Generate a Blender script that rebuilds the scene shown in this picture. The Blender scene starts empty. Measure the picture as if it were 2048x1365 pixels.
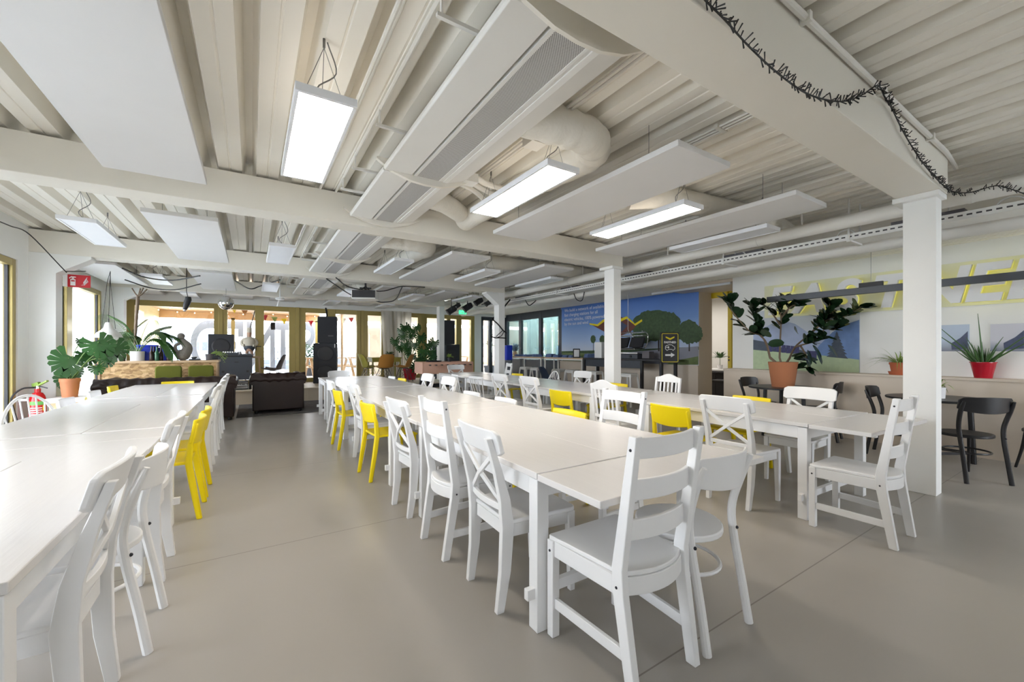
LAMP_E, FILL_E, HALO_E, SKY, EXPO = 12.5, 0.5, 0.2, 9.2, 1.0
import bpy, math, random
from mathutils import Vector, Matrix
C = bpy.context.scene.collection
PI = math.pi
R = math.radians
rnd = random.Random(7)
V = Vector

# ---------------------------------------------------------------- camera geometry (2048 x 1365)
CAM_H, FPX, HOR, YAW = 1.30, 817.0, 700.0, R(32.5)
FX, FY = math.sin(YAW), math.cos(YAW)
def ray(px):
    t = (px - 1024.0) / FPX
    return FX + FY * t, FY - FX * t
def at_z(px, py, z):
    D = FPX * (CAM_H - z) / (py - HOR); a, b = ray(px); return V((a * D, b * D, z))
def at_x(px, py, x):
    a, b = ray(px); D = x / a; return V((x, b * D, CAM_H + (HOR - py) / FPX * D))
def at_y(px, py, y):
    a, b = ray(px); D = y / b; return V((a * D, y, CAM_H + (HOR - py) / FPX * D))
def at_d(px, py, D):
    a, b = ray(px); return V((a * D, b * D, CAM_H + (HOR - py) / FPX * D))

# ---------------------------------------------------------------- materials
def mat(name, col, rough=0.5, metal=0.0, spec=0.5, bump=0.0, bscale=20.0, var=0.0, vscale=3.0, stretch=None, emit=None, estr=0.0, coat=0.0):
    m = bpy.data.materials.new(name); m.use_nodes = True
    nt = m.node_tree; b = nt.nodes['Principled BSDF']
    b.inputs['Base Color'].default_value = (*col, 1)
    b.inputs['Roughness'].default_value = rough
    b.inputs['Metallic'].default_value = metal
    b.inputs['Specular IOR Level'].default_value = spec
    if coat: b.inputs['Coat Weight'].default_value = coat
    if emit: b.inputs['Emission Color'].default_value = (*emit, 1); b.inputs['Emission Strength'].default_value = estr
    tc = nt.nodes.new('ShaderNodeTexCoord'); src = tc.outputs['Object']
    if stretch:
        mp = nt.nodes.new('ShaderNodeMapping'); mp.inputs['Scale'].default_value = stretch
        nt.links.new(src, mp.inputs['Vector']); src = mp.outputs['Vector']
    n = nt.nodes.new('ShaderNodeTexNoise'); n.inputs['Scale'].default_value = vscale; n.inputs['Detail'].default_value = 5
    nt.links.new(src, n.inputs['Vector'])
    v = var if var else 0.03
    mx = nt.nodes.new('ShaderNodeMix'); mx.data_type = 'RGBA'
    mx.inputs['A'].default_value = (*[max(0, c * (1 - v)) for c in col], 1)
    mx.inputs['B'].default_value = (*[min(1, c * (1 + v)) for c in col], 1)
    nt.links.new(n.outputs['Fac'], mx.inputs['Factor']); nt.links.new(mx.outputs['Result'], b.inputs['Base Color'])
    if bump:
        n2 = nt.nodes.new('ShaderNodeTexNoise'); n2.inputs['Scale'].default_value = bscale; n2.inputs['Detail'].default_value = 4
        nt.links.new(src, n2.inputs['Vector'])
        bp = nt.nodes.new('ShaderNodeBump'); bp.inputs['Strength'].default_value = bump; bp.inputs['Distance'].default_value = 0.01
        nt.links.new(n2.outputs['Fac'], bp.inputs['Height']); nt.links.new(bp.outputs['Normal'], b.inputs['Normal'])
    return m

def glass_mat(name, tint=(0.96, 0.965, 0.965), refl=0.08):
    m = bpy.data.materials.new(name); m.use_nodes = True; nt = m.node_tree
    nt.nodes.clear()
    o = nt.nodes.new('ShaderNodeOutputMaterial'); tr = nt.nodes.new('ShaderNodeBsdfTransparent'); gl = nt.nodes.new('ShaderNodeBsdfGlossy')
    tr.inputs['Color'].default_value = (*tint, 1); gl.inputs['Roughness'].default_value = 0.02
    fr = nt.nodes.new('ShaderNodeLayerWeight'); fr.inputs['Blend'].default_value = 0.25
    mr = nt.nodes.new('ShaderNodeMapRange'); mr.inputs['To Min'].default_value = refl * 0.6; mr.inputs['To Max'].default_value = 0.6
    nt.links.new(fr.outputs['Fresnel'], mr.inputs['Value'])
    mx = nt.nodes.new('ShaderNodeMixShader')
    nt.links.new(mr.outputs['Result'], mx.inputs['Fac']); nt.links.new(tr.outputs['BSDF'], mx.inputs[1]); nt.links.new(gl.outputs['BSDF'], mx.inputs[2])
    nt.links.new(mx.outputs['Shader'], o.inputs['Surface'])
    return m

def ramp_mat(name, stops, axis='Z', lo=0.0, hi=1.0, rough=0.5, nscale=6.0, namt=0.05):
    """printed picture: a colour ramp along an object axis plus noise (a print, not lighting)"""
    m = bpy.data.materials.new(name); m.use_nodes = True; nt = m.node_tree; b = nt.nodes['Principled BSDF']
    b.inputs['Roughness'].default_value = rough
    tc = nt.nodes.new('ShaderNodeTexCoord'); sp = nt.nodes.new('ShaderNodeSeparateXYZ'); nt.links.new(tc.outputs['Object'], sp.inputs[0])
    n = nt.nodes.new('ShaderNodeTexNoise'); n.inputs['Scale'].default_value = nscale; n.inputs['Detail'].default_value = 8
    nt.links.new(tc.outputs['Object'], n.inputs['Vector'])
    mr = nt.nodes.new('ShaderNodeMapRange'); mr.inputs['From Min'].default_value = lo; mr.inputs['From Max'].default_value = hi
    nt.links.new(sp.outputs[axis], mr.inputs['Value'])
    ma = nt.nodes.new('ShaderNodeMath'); ma.operation = 'MULTIPLY_ADD'; ma.inputs[1].default_value = namt * 2; 
    nt.links.new(n.outputs['Fac'], ma.inputs[0])
    sb = nt.nodes.new('ShaderNodeMath'); sb.operation = 'SUBTRACT'; sb.inputs[1].default_value = namt
    nt.links.new(mr.outputs['Result'], sb.inputs[0]); nt.links.new(sb.outputs[0], ma.inputs[2])
    cr = nt.nodes.new('ShaderNodeValToRGB'); e = cr.color_ramp.elements
    while len(e) < len(stops): e.new(0.5)
    for i, (p, c) in enumerate(stops): e[i].position = p; e[i].color = (*c, 1)
    nt.links.new(ma.outputs[0], cr.inputs['Fac']); nt.links.new(cr.outputs['Color'], b.inputs['Base Color'])
    return m

def s2l(r, g, b):
    f = lambda c: ((c / 255 + 0.055) / 1.055) ** 2.4 if c > 10 else c / 255 / 12.92
    return (f(r), f(g), f(b))

# ---------------------------------------------------------------- mesh builder
class MB:
    def __init__(s): s.v = []; s.f = []; s.mi = []; s.cur = 0
    def add(s, vs, fs):
        o = len(s.v); s.v += [tuple(p) for p in vs]; s.f += [tuple(i + o for i in f) for f in fs]; s.mi += [s.cur] * len(fs); return s
    def box(s, x0, x1, y0, y1, z0, z1):
        x0, x1 = min(x0, x1), max(x0, x1); y0, y1 = min(y0, y1), max(y0, y1); z0, z1 = min(z0, z1), max(z0, z1)
        return s.add([(x0,y0,z0),(x1,y0,z0),(x1,y1,z0),(x0,y1,z0),(x0,y0,z1),(x1,y0,z1),(x1,y1,z1),(x0,y1,z1)],
                     [(0,3,2,1),(4,5,6,7),(0,1,5,4),(1,2,6,5),(2,3,7,6),(3,0,4,7)])
    def post(s, secs):
        """loft of axis aligned rectangles (x, y, z, w, d)"""
        vs = []; fs = []
        for (x, y, z, w, d) in secs:
            vs += [(x-w/2,y-d/2,z),(x+w/2,y-d/2,z),(x+w/2,y+d/2,z),(x-w/2,y+d/2,z)]
        for k in range(len(secs)-1):
            a = 4*k; b = a+4
            for i in range(4): j = (i+1) % 4; fs.append((a+i, a+j, b+j, b+i))
        fs.append((3,2,1,0)); n = 4*(len(secs)-1); fs.append((n, n+1, n+2, n+3))
        if secs[-1][2] < secs[0][2]: fs = [tuple(reversed(f)) for f in fs]
        return s.add(vs, fs)
    def loft(s, rings, closed=False, caps=True):
        n = len(rings[0]); vs = [p for r in rings for p in r]; fs = []
        m = len(rings); rng = m if closed else m-1
        for k in range(rng):
            a = n*k; b = n*((k+1) % m)
            for i in range(n): j = (i+1) % n; fs.append((a+i, a+j, b+j, b+i))
        if caps and not closed: fs.append(tuple(reversed(range(n)))); fs.append(tuple(range(n*(m-1), n*m)))
        return s.add(vs, fs)
    def frame(s, pts, k, up, closed=False):
        n = len(pts)
        if closed: t = V(pts[(k+1) % n]) - V(pts[(k-1) % n])
        else: t = V(pts[min(k+1, n-1)]) - V(pts[max(k-1, 0)])
        t.normalize(); u = V(up)
        if abs(t.dot(u)) > 0.97: u = V((1, 0, 0)) if abs(t.x) < 0.9 else V((0, 1, 0))
        a = t.cross(u).normalized(); b = a.cross(t).normalized(); return a, b
    def tube(s, pts, r, n=8, closed=False, up=(0,0,1)):
        rings = []; a = None
        for k, p in enumerate(pts):
            a2, b = s.frame(pts, k, up, closed); rr = r[k] if isinstance(r, (list, tuple)) else r
            if a is not None and not closed:            # carry the frame along so the tube never twists
                t = V(pts[min(k+1, len(pts)-1)])-V(pts[max(k-1, 0)]); t.normalize()
                a = a-t*a.dot(t)
                if a.length < 1e-5: a = a2
                a.normalize(); b = a.cross(t).normalized()
            else: a = a2
            rings.append([V(p) + a*math.cos(2*PI*i/n)*rr + b*math.sin(2*PI*i/n)*rr for i in range(n)])
        return s.loft(rings, closed)
    def strip(s, pts, w, h, up=(0,0,1), closed=False):
        """rectangular section; h along up, w across; lists allowed"""
        rings = []
        for k, p in enumerate(pts):
            a, b = s.frame(pts, k, up, closed)
            ww = w[k] if isinstance(w, (list, tuple)) else w; hh = h[k] if isinstance(h, (list, tuple)) else h
            p = V(p); rings.append([p-a*ww/2-b*hh/2, p+a*ww/2-b*hh/2, p+a*ww/2+b*hh/2, p-a*ww/2+b*hh/2])
        return s.loft(rings, closed)
    def bar(s, p0, p1, w, h, up=(0,0,1)): return s.strip([p0, p1], w, h, up)
    def lathe(s, prof, c=(0,0,0), n=24, caps=True, sx=1, sy=1):
        rings = [[(c[0]+sx*r*math.cos(2*PI*i/n), c[1]+sy*r*math.sin(2*PI*i/n), c[2]+z) for i in range(n)] for r, z in prof]
        return s.loft(rings, False, caps)
    def prism(s, poly, z0, z1, f=lambda x, y, z: (x, y, z)):
        n = len(poly)
        vs = [f(x, y, z0) for x, y in poly] + [f(x, y, z1) for x, y in poly]
        return s.add(vs, [tuple(reversed(range(n))), tuple(range(n, 2*n))] + [(i, (i+1) % n, n+(i+1) % n, n+i) for i in range(n)])
    def sphere(s, c, r, n=16, m=10, sx=1, sy=1, sz=1):
        prof = [(max(1e-4, r*math.sin(PI*k/m)), -r*math.cos(PI*k/m)*sz) for k in range(m+1)]
        return s.lathe(prof, c, n, True, sx, sy)
    def grid(s, fn, nu, nv, thick=0.0):
        vs = []; fs = []
        P = [[V(fn(i/nu, j/nv)) for j in range(nv+1)] for i in range(nu+1)]
        vs = [P[i][j] for i in range(nu+1) for j in range(nv+1)]
        q = lambda i, j: i*(nv+1)+j
        fs = [(q(i,j), q(i+1,j), q(i+1,j+1), q(i,j+1)) for i in range(nu) for j in range(nv)]
        if thick:
            N = len(vs); nn = []
            for i in range(nu+1):
                for j in range(nv+1):
                    a = P[min(i+1,nu)][j]-P[max(i-1,0)][j]; b = P[i][min(j+1,nv)]-P[i][max(j-1,0)]
                    c = a.cross(b); nn.append(c.normalized() if c.length > 1e-9 else V((0,0,1)))
            vs2 = [vs[k]-nn[k]*thick for k in range(N)]
            fs2 = [tuple(reversed([x+N for x in f])) for f in fs]
            edge = [q(i,0) for i in range(nu+1)] + [q(nu,j) for j in range(1,nv+1)] + [q(i,nv) for i in range(nu-1,-1,-1)] + [q(0,j) for j in range(nv-1,0,-1)]
            fs3 = [(edge[k], edge[k]+N, edge[(k+1)%len(edge)]+N, edge[(k+1)%len(edge)]) for k in range(len(edge))]
            vs = vs+vs2; fs = fs+fs2+fs3
        return s.add(vs, fs)
    def xf(s, M):
        s.v = [tuple(M @ V(p)) for p in s.v]; return s
    def merge(s, o, M=None):
        return s.add([tuple(M @ V(p)) if M else p for p in o.v], o.f)

def build(name, mb, m, parent=None, bevel=0.0, smooth=35, label=None, sub=0, solid=0.0, double=False):
    me = bpy.data.meshes.new(name); me.from_pydata(mb.v, [], mb.f)
    ms = m if isinstance(m, (list, tuple)) else [m]
    for x in ms: me.materials.append(x)
    if len(ms) > 1: me.polygons.foreach_set('material_index', mb.mi)
    me.update(); me.validate()
    if smooth:
        me.polygons.foreach_set('use_smooth', [True]*len(me.polygons)); me.set_sharp_from_angle(angle=R(smooth))
    o = bpy.data.objects.new(name, me); C.objects.link(o)
    if parent: o.parent = parent
    if solid:
        md = o.modifiers.new('solid', 'SOLIDIFY'); md.thickness = solid
    if bevel:
        md = o.modifiers.new('bevel', 'BEVEL'); md.width = bevel; md.segments = 2; md.limit_method = 'ANGLE'; md.angle_limit = R(40)
    if sub:
        md = o.modifiers.new('sub', 'SUBSURF'); md.levels = sub; md.render_levels = sub
    if label: o['label'] = label
    return o

def thing(name, label, cat, loc=(0,0,0), rz=0.0, group=None):
    o = bpy.data.objects.new(name, None); C.objects.link(o); o.location = loc; o.rotation_euler = (0, 0, rz)
    o.empty_display_size = 0.1
    return tag(o, label, cat, group)
def tag(o, label, cat, group=None, kind=None):
    o['label'] = label; o['category'] = cat
    if group: o['group'] = group
    if kind: o['kind'] = kind
    return o
def struct(name, mb, m, parent=None, bevel=0, smooth=0):
    o = build(name, mb, m, parent, bevel, smooth)
    if not parent: o['kind'] = 'structure'
    return o
def kids(o): return [x for x in C.objects if x.parent is o]
CH = {}
def dup(root, loc, rz, label, group=None):
    r = root.copy(); C.objects.link(r); r.location = loc; r.rotation_euler = (0, 0, rz); r['label'] = label
    if group: r['group'] = group
    if root.name not in CH: CH[root.name] = [(c, kids(c)) for c in kids(root)]
    for c, gs in CH[root.name]:
        d = c.copy(); C.objects.link(d); d.parent = r
        for g in gs:
            e = g.copy(); C.objects.link(e); e.parent = d
    return r
_protos = {}
def place(fn, loc, rz, label, group=None):
    """the first call builds the thing, the others copy it with its parts"""
    if fn not in _protos:
        t = fn(); _protos[fn] = t; t.location = loc; t.rotation_euler = (0, 0, rz); t['label'] = label
        if group: t['group'] = group
        return t
    return dup(_protos[fn], loc, rz, label, group)
def text(name, s, size, m, parent, loc, rot, extrude=0.002, offset=0.0, shear=0.0, align='CENTER', bevel=0.0, space=1.0):
    cu = bpy.data.curves.new(name, 'FONT'); cu.body = s; cu.size = size; cu.extrude = extrude; cu.offset = offset
    cu.shear = shear; cu.align_x = align; cu.align_y = 'CENTER'; cu.materials.append(m); cu.bevel_depth = bevel; cu.space_character = space
    tmp = bpy.data.objects.new(name + '_curve', cu); me = bpy.data.meshes.new_from_object(tmp); me.name = name
    bpy.data.objects.remove(tmp); bpy.data.curves.remove(cu)
    if not me.materials: me.materials.append(m)
    o = bpy.data.objects.new(name, me); C.objects.link(o)
    if parent: o.parent = parent
    o.location = loc; o.rotation_euler = rot
    return o
def rrect(w, h, r, n=4):
    pts = []
    for cx, cy, a0 in ((w/2-r, h/2-r, 0), (-w/2+r, h/2-r, 90), (-w/2+r, -h/2+r, 180), (w/2-r, -h/2+r, 270)):
        for k in range(n+1):
            a = R(a0+90*k/n); pts.append((cx+r*math.cos(a), cy+r*math.sin(a)))
    return pts
def bez(p0, p1, p2, n=8):
    p0, p1, p2 = V(p0), V(p1), V(p2)
    return [p0*(1-t)**2 + p1*2*t*(1-t) + p2*t*t for t in [k/n for k in range(n+1)]]
def smoothp(pts, n=6):
    """Catmull-Rom through points"""
    P = [V(p) for p in pts]; P = [P[0]*2-P[1]] + P + [P[-1]*2-P[-2]]; out = []
    for i in range(1, len(P)-2):
        for k in range(n):
            t = k/n; a, b, c, d = P[i-1], P[i], P[i+1], P[i+2]
            out.append(0.5*((2*b)+(c-a)*t+(2*a-5*b+4*c-d)*t*t+(3*b-a-3*c+d)*t**3))
    out.append(P[-2]); return out
# ---------------------------------------------------------------- material library
M = {}
M['chair_white'] = mat('chair_white', (0.82,0.82,0.82), 0.32, bump=0.03, bscale=60, stretch=(1,1,0.2))
M['table_white'] = mat('table_white', (0.71,0.69,0.675), 0.26, bump=0.04, bscale=8, stretch=(14,0.6,1), var=0.03, vscale=3)
M['yellow'] = mat('yellow_plastic', (0.88,0.68,0.0), 0.38, bump=0.03, bscale=200)
M['black_wood'] = mat('black_wood', (0.012,0.012,0.014), 0.38)
M['screw'] = mat('dark_screw', (0.05,0.05,0.06), 0.4, metal=0.6)
M['wall'] = mat('wall_white', (0.86,0.86,0.84), 0.6, bump=0.05, bscale=120)
M['beam'] = mat('beam_paint', (0.80,0.765,0.69), 0.5, bump=0.03, bscale=60)
M['deck'] = mat('deck_paint', (0.90,0.865,0.79), 0.42, var=0.04, vscale=2, bump=0.03, bscale=30)
M['panel'] = mat('acoustic_panel', (0.72,0.71,0.705), 0.75, bump=0.05, bscale=300)
M['metal_white'] = mat('white_metal', (0.78,0.77,0.74), 0.4)
M['lamp_white'] = mat('lamp_frame', (0.80,0.81,0.84), 0.35)
M['duct'] = mat('duct_wrap', (0.78,0.75,0.68), 0.6, bump=0.9, bscale=14, var=0.05)
M['pipe'] = mat('pipe_white', (0.80,0.78,0.73), 0.5, bump=0.15, bscale=20)
M['wire'] = mat('steel_wire', (0.25,0.25,0.25), 0.4, metal=0.8)
M['cable'] = mat('black_cable', (0.015,0.015,0.015), 0.5)
M['gold'] = mat('ochre_frame', (0.40,0.31,0.10), 0.35, metal=0.25, var=0.05, vscale=4)
M['gold_dark'] = mat('ochre_dark', (0.18,0.13,0.04), 0.4)
M['glass'] = glass_mat('window_glass')
M['glass_green'] = glass_mat('partition_glass', (0.42,0.52,0.50), 0.3)
M['black'] = mat('black_plastic', (0.02,0.02,0.023), 0.5)
M['speaker'] = mat('speaker_cloth', (0.028,0.030,0.036), 0.75, bump=0.3, bscale=200)
M['steel'] = mat('steel', (0.6,0.6,0.6), 0.25, metal=1.0)
M['chrome'] = mat('chrome', (0.8,0.8,0.8), 0.08, metal=1.0)
M['leather'] = mat('brown_leather', (0.020,0.010,0.008), 0.36, bump=0.12, bscale=40, var=0.3, vscale=6, spec=0.4)
M['osb'] = mat('osb_board', (0.55,0.36,0.17), 0.6, var=0.40, vscale=26, stretch=(1,1,2.2), bump=0.2, bscale=40)
def osb_mat():
    m = mat('osb_board', (0.55,0.36,0.17), 0.6, bump=0.2, bscale=40); nt = m.node_tree; b = nt.nodes['Principled BSDF']
    tc = nt.nodes.new('ShaderNodeTexCoord'); mp = nt.nodes.new('ShaderNodeMapping'); mp.inputs['Scale'].default_value = (16, 16, 34); mp.inputs['Rotation'].default_value = (0, R(25), 0)
    v = nt.nodes.new('ShaderNodeTexVoronoi'); v.inputs['Scale'].default_value = 1.0; nt.links.new(tc.outputs['Object'], mp.inputs['Vector']); nt.links.new(mp.outputs['Vector'], v.inputs['Vector'])
    sp = nt.nodes.new('ShaderNodeSeparateColor'); nt.links.new(v.outputs['Color'], sp.inputs[0]); cr = nt.nodes.new('ShaderNodeValToRGB'); nt.links.new(sp.outputs[0], cr.inputs['Fac'])
    e = cr.color_ramp.elements; e[0].color = (0.33,0.19,0.08,1); e[1].color = (0.74,0.52,0.28,1); e.new(0.5).color = (0.56,0.36,0.16,1)
    nt.links.new(cr.outputs['Color'], b.inputs['Base Color']); return m
M['osb'] = osb_mat()
M['wood'] = mat('pale_wood', (0.60,0.42,0.25), 0.5, var=0.14, vscale=4, stretch=(0.6,0.6,8))
M['ply'] = mat('birch_panel', (0.66,0.57,0.47), 0.5, var=0.05, vscale=2.5, stretch=(1,0.5,2))
M['ply2'] = mat('birch_step', (0.62,0.54,0.42), 0.5, var=0.06, vscale=3)
M['terracotta'] = mat('terracotta', (0.42,0.16,0.07), 0.75, var=0.06)
M['terracotta2'] = mat('terracotta_red', (0.45,0.12,0.05), 0.8, var=0.08)
M['pot_white'] = mat('white_pot', (0.78,0.77,0.78), 0.4)
M['pot_red'] = mat('red_pot', (0.42,0.005,0.02), 0.25)
M['soil'] = mat('soil', (0.03,0.02,0.015), 0.95, bump=0.8, bscale=80)
M['leaf_dark'] = mat('leaf_dark', (0.012,0.035,0.014), 0.25, var=0.4, vscale=9)
M['leaf'] = mat('leaf_green', (0.045,0.12,0.025), 0.35, var=0.45, vscale=7)
M['leaf_mon'] = mat('leaf_monstera', (0.025,0.085,0.02), 0.3, var=0.5, vscale=7)
M['leaf_light'] = mat('leaf_light', (0.22,0.33,0.06), 0.4, var=0.35, vscale=12)
M['stem'] = mat('stem', (0.16,0.11,0.07), 0.7, var=0.2)
M['stem_green'] = mat('stem_green', (0.10,0.17,0.04), 0.5)
M['red'] = mat('red_enamel', (0.45,0.008,0.01), 0.25)
M['sign_red'] = mat('sign_red', (0.55,0.01,0.02), 0.4)
M['white'] = mat('white_print', (0.85,0.85,0.85), 0.4)
M['green_ext'] = mat('green_label', (0.10,0.35,0.06), 0.4)
M['olive'] = mat('olive_felt', (0.13,0.14,0.012), 0.9, bump=0.2, bscale=150)
M['olive_plastic'] = mat('olive_plastic', (0.30,0.27,0.05), 0.45)
M['orange_plastic'] = mat('orange_plastic', (0.42,0.19,0.035), 0.45)
M['grey_plastic'] = mat('grey_plastic', (0.13,0.12,0.13), 0.45)
M['blue'] = mat('blue_plastic', (0.01,0.04,0.55), 0.4)
M['bottle'] = mat('bottle_green', (0.02,0.10,0.05), 0.1)
M['bottle_brown'] = mat('bottle_brown', (0.03,0.012,0.008), 0.12)
M['stone'] = mat('grey_stone', (0.22,0.20,0.17), 0.9, bump=0.8, bscale=30, var=0.3)
M['curtain'] = mat('curtain_cloth', (0.80,0.78,0.74), 0.9)
_cm = M['curtain']; _nt = _cm.node_tree; _tl = _nt.nodes.new('ShaderNodeBsdfTranslucent'); _tl.inputs['Color'].default_value = (0.8,0.77,0.7,1)
_ms = _nt.nodes.new('ShaderNodeMixShader'); _ms.inputs['Fac'].default_value = 0.6; _o = _nt.nodes['Material Output']
_nt.links.new(_nt.nodes['Principled BSDF'].outputs[0], _ms.inputs[1]); _nt.links.new(_tl.outputs[0], _ms.inputs[2]); _nt.links.new(_ms.outputs[0], _o.inputs['Surface'])
M['foos'] = mat('foosball_wood', (0.62,0.36,0.26), 0.45, var=0.06)
M['denim'] = mat('denim', (0.13,0.19,0.36), 0.95, var=0.4, vscale=20, bump=0.3, bscale=60)
M['navy'] = mat('navy_plastic', (0.015,0.03,0.06), 0.5)
M['anthracite'] = mat('anthracite', (0.05,0.058,0.072), 0.4)
M['door_yellow'] = mat('door_yellow', (0.62,0.45,0.01), 0.4)
M['rug'] = mat('rug', (0.10,0.09,0.085), 0.95, var=0.7, vscale=9, bump=0.3, bscale=80)
M['skin'] = mat('painted_skin', (0.5,0.3,0.2), 0.5)
M['cream'] = mat('cream_cloth', (0.55,0.50,0.40), 0.7)
M['tape'] = mat('clear_diffuser', (0.85,0.87,0.9), 0.3)
M['mesh_grey'] = None

def floor_mat():
    m = mat('floor_resin', (0.36,0.335,0.30), 0.30, var=0.06, vscale=0.7, bump=0.02, bscale=6)
    nt = m.node_tree; b = nt.nodes['Principled BSDF']
    # roughness variation
    n = nt.nodes.new('ShaderNodeTexNoise'); n.inputs['Scale'].default_value = 2.5; n.inputs['Detail'].default_value = 6
    tc = nt.nodes.new('ShaderNodeTexCoord'); nt.links.new(tc.outputs['Object'], n.inputs['Vector'])
    mr = nt.nodes.new('ShaderNodeMapRange'); mr.inputs['To Min'].default_value = 0.24; mr.inputs['To Max'].default_value = 0.42
    nt.links.new(n.outputs['Fac'], mr.inputs['Value']); nt.links.new(mr.outputs['Result'], b.inputs['Roughness'])
    # thin welded seams across the room, every 2.03 m
    sp = nt.nodes.new('ShaderNodeSeparateXYZ'); nt.links.new(tc.outputs['Object'], sp.inputs[0])
    a = nt.nodes.new('ShaderNodeMath'); a.operation = 'SUBTRACT'; a.inputs[1].default_value = 1.1; nt.links.new(sp.outputs['Y'], a.inputs[0])
    w = nt.nodes.new('ShaderNodeMath'); w.operation = 'PINGPONG'; w.inputs[1].default_value = 1.015; nt.links.new(a.outputs[0], w.inputs[0])
    l = nt.nodes.new('ShaderNodeMath'); l.operation = 'LESS_THAN'; l.inputs[1].default_value = 0.0035; nt.links.new(w.outputs[0], l.inputs[0])
    mx = nt.nodes.new('ShaderNodeMix'); mx.data_type = 'RGBA'; mx.inputs['B'].default_value = (0.20,0.18,0.155,1)
    old = b.inputs['Base Color'].links[0].from_socket
    nt.links.new(old, mx.inputs['A']); nt.links.new(l.outputs[0], mx.inputs['Factor']); nt.links.new(mx.outputs['Result'], b.inputs['Base Color'])
    return m
M['floor'] = floor_mat()

def perf_mat():
    m = mat('perforated_grille', (0.62,0.62,0.62), 0.45); nt = m.node_tree; b = nt.nodes['Principled BSDF']
    tc = nt.nodes.new('ShaderNodeTexCoord'); mp = nt.nodes.new('ShaderNodeMapping'); mp.inputs['Scale'].default_value = (115, 115, 115)
    mp.inputs['Rotation'].default_value = (0, 0, R(45))
    nt.links.new(tc.outputs['Object'], mp.inputs['Vector'])
    fr = nt.nodes.new('ShaderNodeVectorMath'); fr.operation = 'FRACTION'; nt.links.new(mp.outputs['Vector'], fr.inputs[0])
    su = nt.nodes.new('ShaderNodeVectorMath'); su.operation = 'SUBTRACT'; su.inputs[1].default_value = (0.5,0.5,0); nt.links.new(fr.outputs[0], su.inputs[0])
    sx = nt.nodes.new('ShaderNodeSeparateXYZ'); nt.links.new(su.outputs[0], sx.inputs[0])
    cx = nt.nodes.new('ShaderNodeCombineXYZ'); nt.links.new(sx.outputs['X'], cx.inputs['X']); nt.links.new(sx.outputs['Y'], cx.inputs['Y'])
    ln = nt.nodes.new('ShaderNodeVectorMath'); ln.operation = 'LENGTH'; nt.links.new(cx.outputs[0], ln.inputs[0])
    lt = nt.nodes.new('ShaderNodeMath'); lt.operation = 'LESS_THAN'; lt.inputs[1].default_value = 0.33; nt.links.new(ln.outputs['Value'], lt.inputs[0])
    mx = nt.nodes.new('ShaderNodeMix'); mx.data_type = 'RGBA'; mx.inputs['A'].default_value = (0.62,0.61,0.6,1); mx.inputs['B'].default_value = (0.07,0.07,0.07,1)
    nt.links.new(lt.outputs[0], mx.inputs['Factor']); nt.links.new(mx.outputs['Result'], b.inputs['Base Color'])
    return m
M['mesh_grey'] = perf_mat()
M['lamp_on'] = mat('lamp_diffuser_lit', (1,1,1), 0.5, emit=(1.0,0.91,0.80), estr=LAMP_E)
M['ceiling_fill'] = mat('added_ceiling_fill', (1,1,1), 0.5, emit=(1.0,0.88,0.74), estr=FILL_E)  # upward glow added as fill for the ceiling
M['lamp_off'] = mat('lamp_diffuser_off', (0.74,0.76,0.80), 0.4)
M['sign_green'] = mat('exit_green', (0.02,0.5,0.2), 0.4, emit=(0.05,0.8,0.3), estr=1.0)
M['bulb'] = mat('bulb_warm', (1,0.8,0.5), 0.4, emit=(1,0.75,0.45), estr=8)
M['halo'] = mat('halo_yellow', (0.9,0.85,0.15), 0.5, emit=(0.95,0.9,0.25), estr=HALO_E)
# ================================================================= the room
XL, YB = -2.68, 13.75          # left wall plane, back wall plane
XC = 5.1                        # column row
XR = 7.68                       # right wall (sign, pictures)
XM = 8.45                       # mural wall
YR = -3.2                       # rear wall behind the camera
BEAMS = (0.99, 4.80, 8.60, 12.35)

struct('floor', MB().box(-3.2, 12.6, YR-0.2, YB+0.25, -0.12, 0), M['floor'])

# ---- ribbed steel deck ceiling (ribs run along Y)
def deck():
    mb = MB(); prof = []; x = -3.06; p = 0.31; z0, z1 = 3.06, 3.22
    while x < 8.7:
        prof += [(x, z0), (x+0.085, z0), (x+0.09, z0+0.007), (x+0.10, z0+0.007), (x+0.105, z0), (x+0.19, z0), (x+0.225, z1), (x+0.275, z1)]
        x += p
    prof.append((x, z0))
    ring = lambda y: [(a, y, b) for a, b in prof] + [(prof[-1][0], y, 3.26), (prof[0][0], y, 3.26)]
    mb.loft([ring(YR), ring(YB+0.2)])
    return mb
struct('ceiling', deck(), M['deck'], smooth=20)

# ---- beams and columns
def beam(y0, x0=-3.0, knees=(), w=0.30):
    mb = MB(); mb.box(x0, 5.27, y0, y0+w, 2.70, 3.03)
    return mb
def column(y0, d=0.22, knee=False, cap=True):
    mb = MB(); mb.box(XC, XC+0.17, y0, y0+d, 0, 2.70)
    if cap: mb.box(XC-0.06, XC+0.19, y0-0.03, y0+d+0.06, 2.655, 2.70)
    if knee: mb.prism([(XC, 2.40), (XC, 2.70), (XC-0.34, 2.70), (XC-0.34, 2.66)], y0, y0+d, lambda x, z, y: (x, y, z))
    return mb
n = 1
for k, y in enumerate(BEAMS):
    b = struct('ceiling_beam', beam(y), M['beam'], bevel=0.006)
    struct('column', column(y+(0.04 if k < 2 else 0.0), 0.22 if k < 2 else 0.24, k == 2, k < 2), M['wall'], bevel=0.004)
# left wall columns with knee braces
for y in (4.85, 8.60, 12.35):
    mb = MB(); mb.box(-3.0, -2.41, y, y+0.24, 0, 2.70)
    mb.prism([(-2.41, 2.42), (-2.41, 2.70), (-2.04, 2.70), (-2.04, 2.66)], y, y+0.24, lambda x, z, yy: (x, yy, z))
    struct('column', mb, M['wall'])

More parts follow.
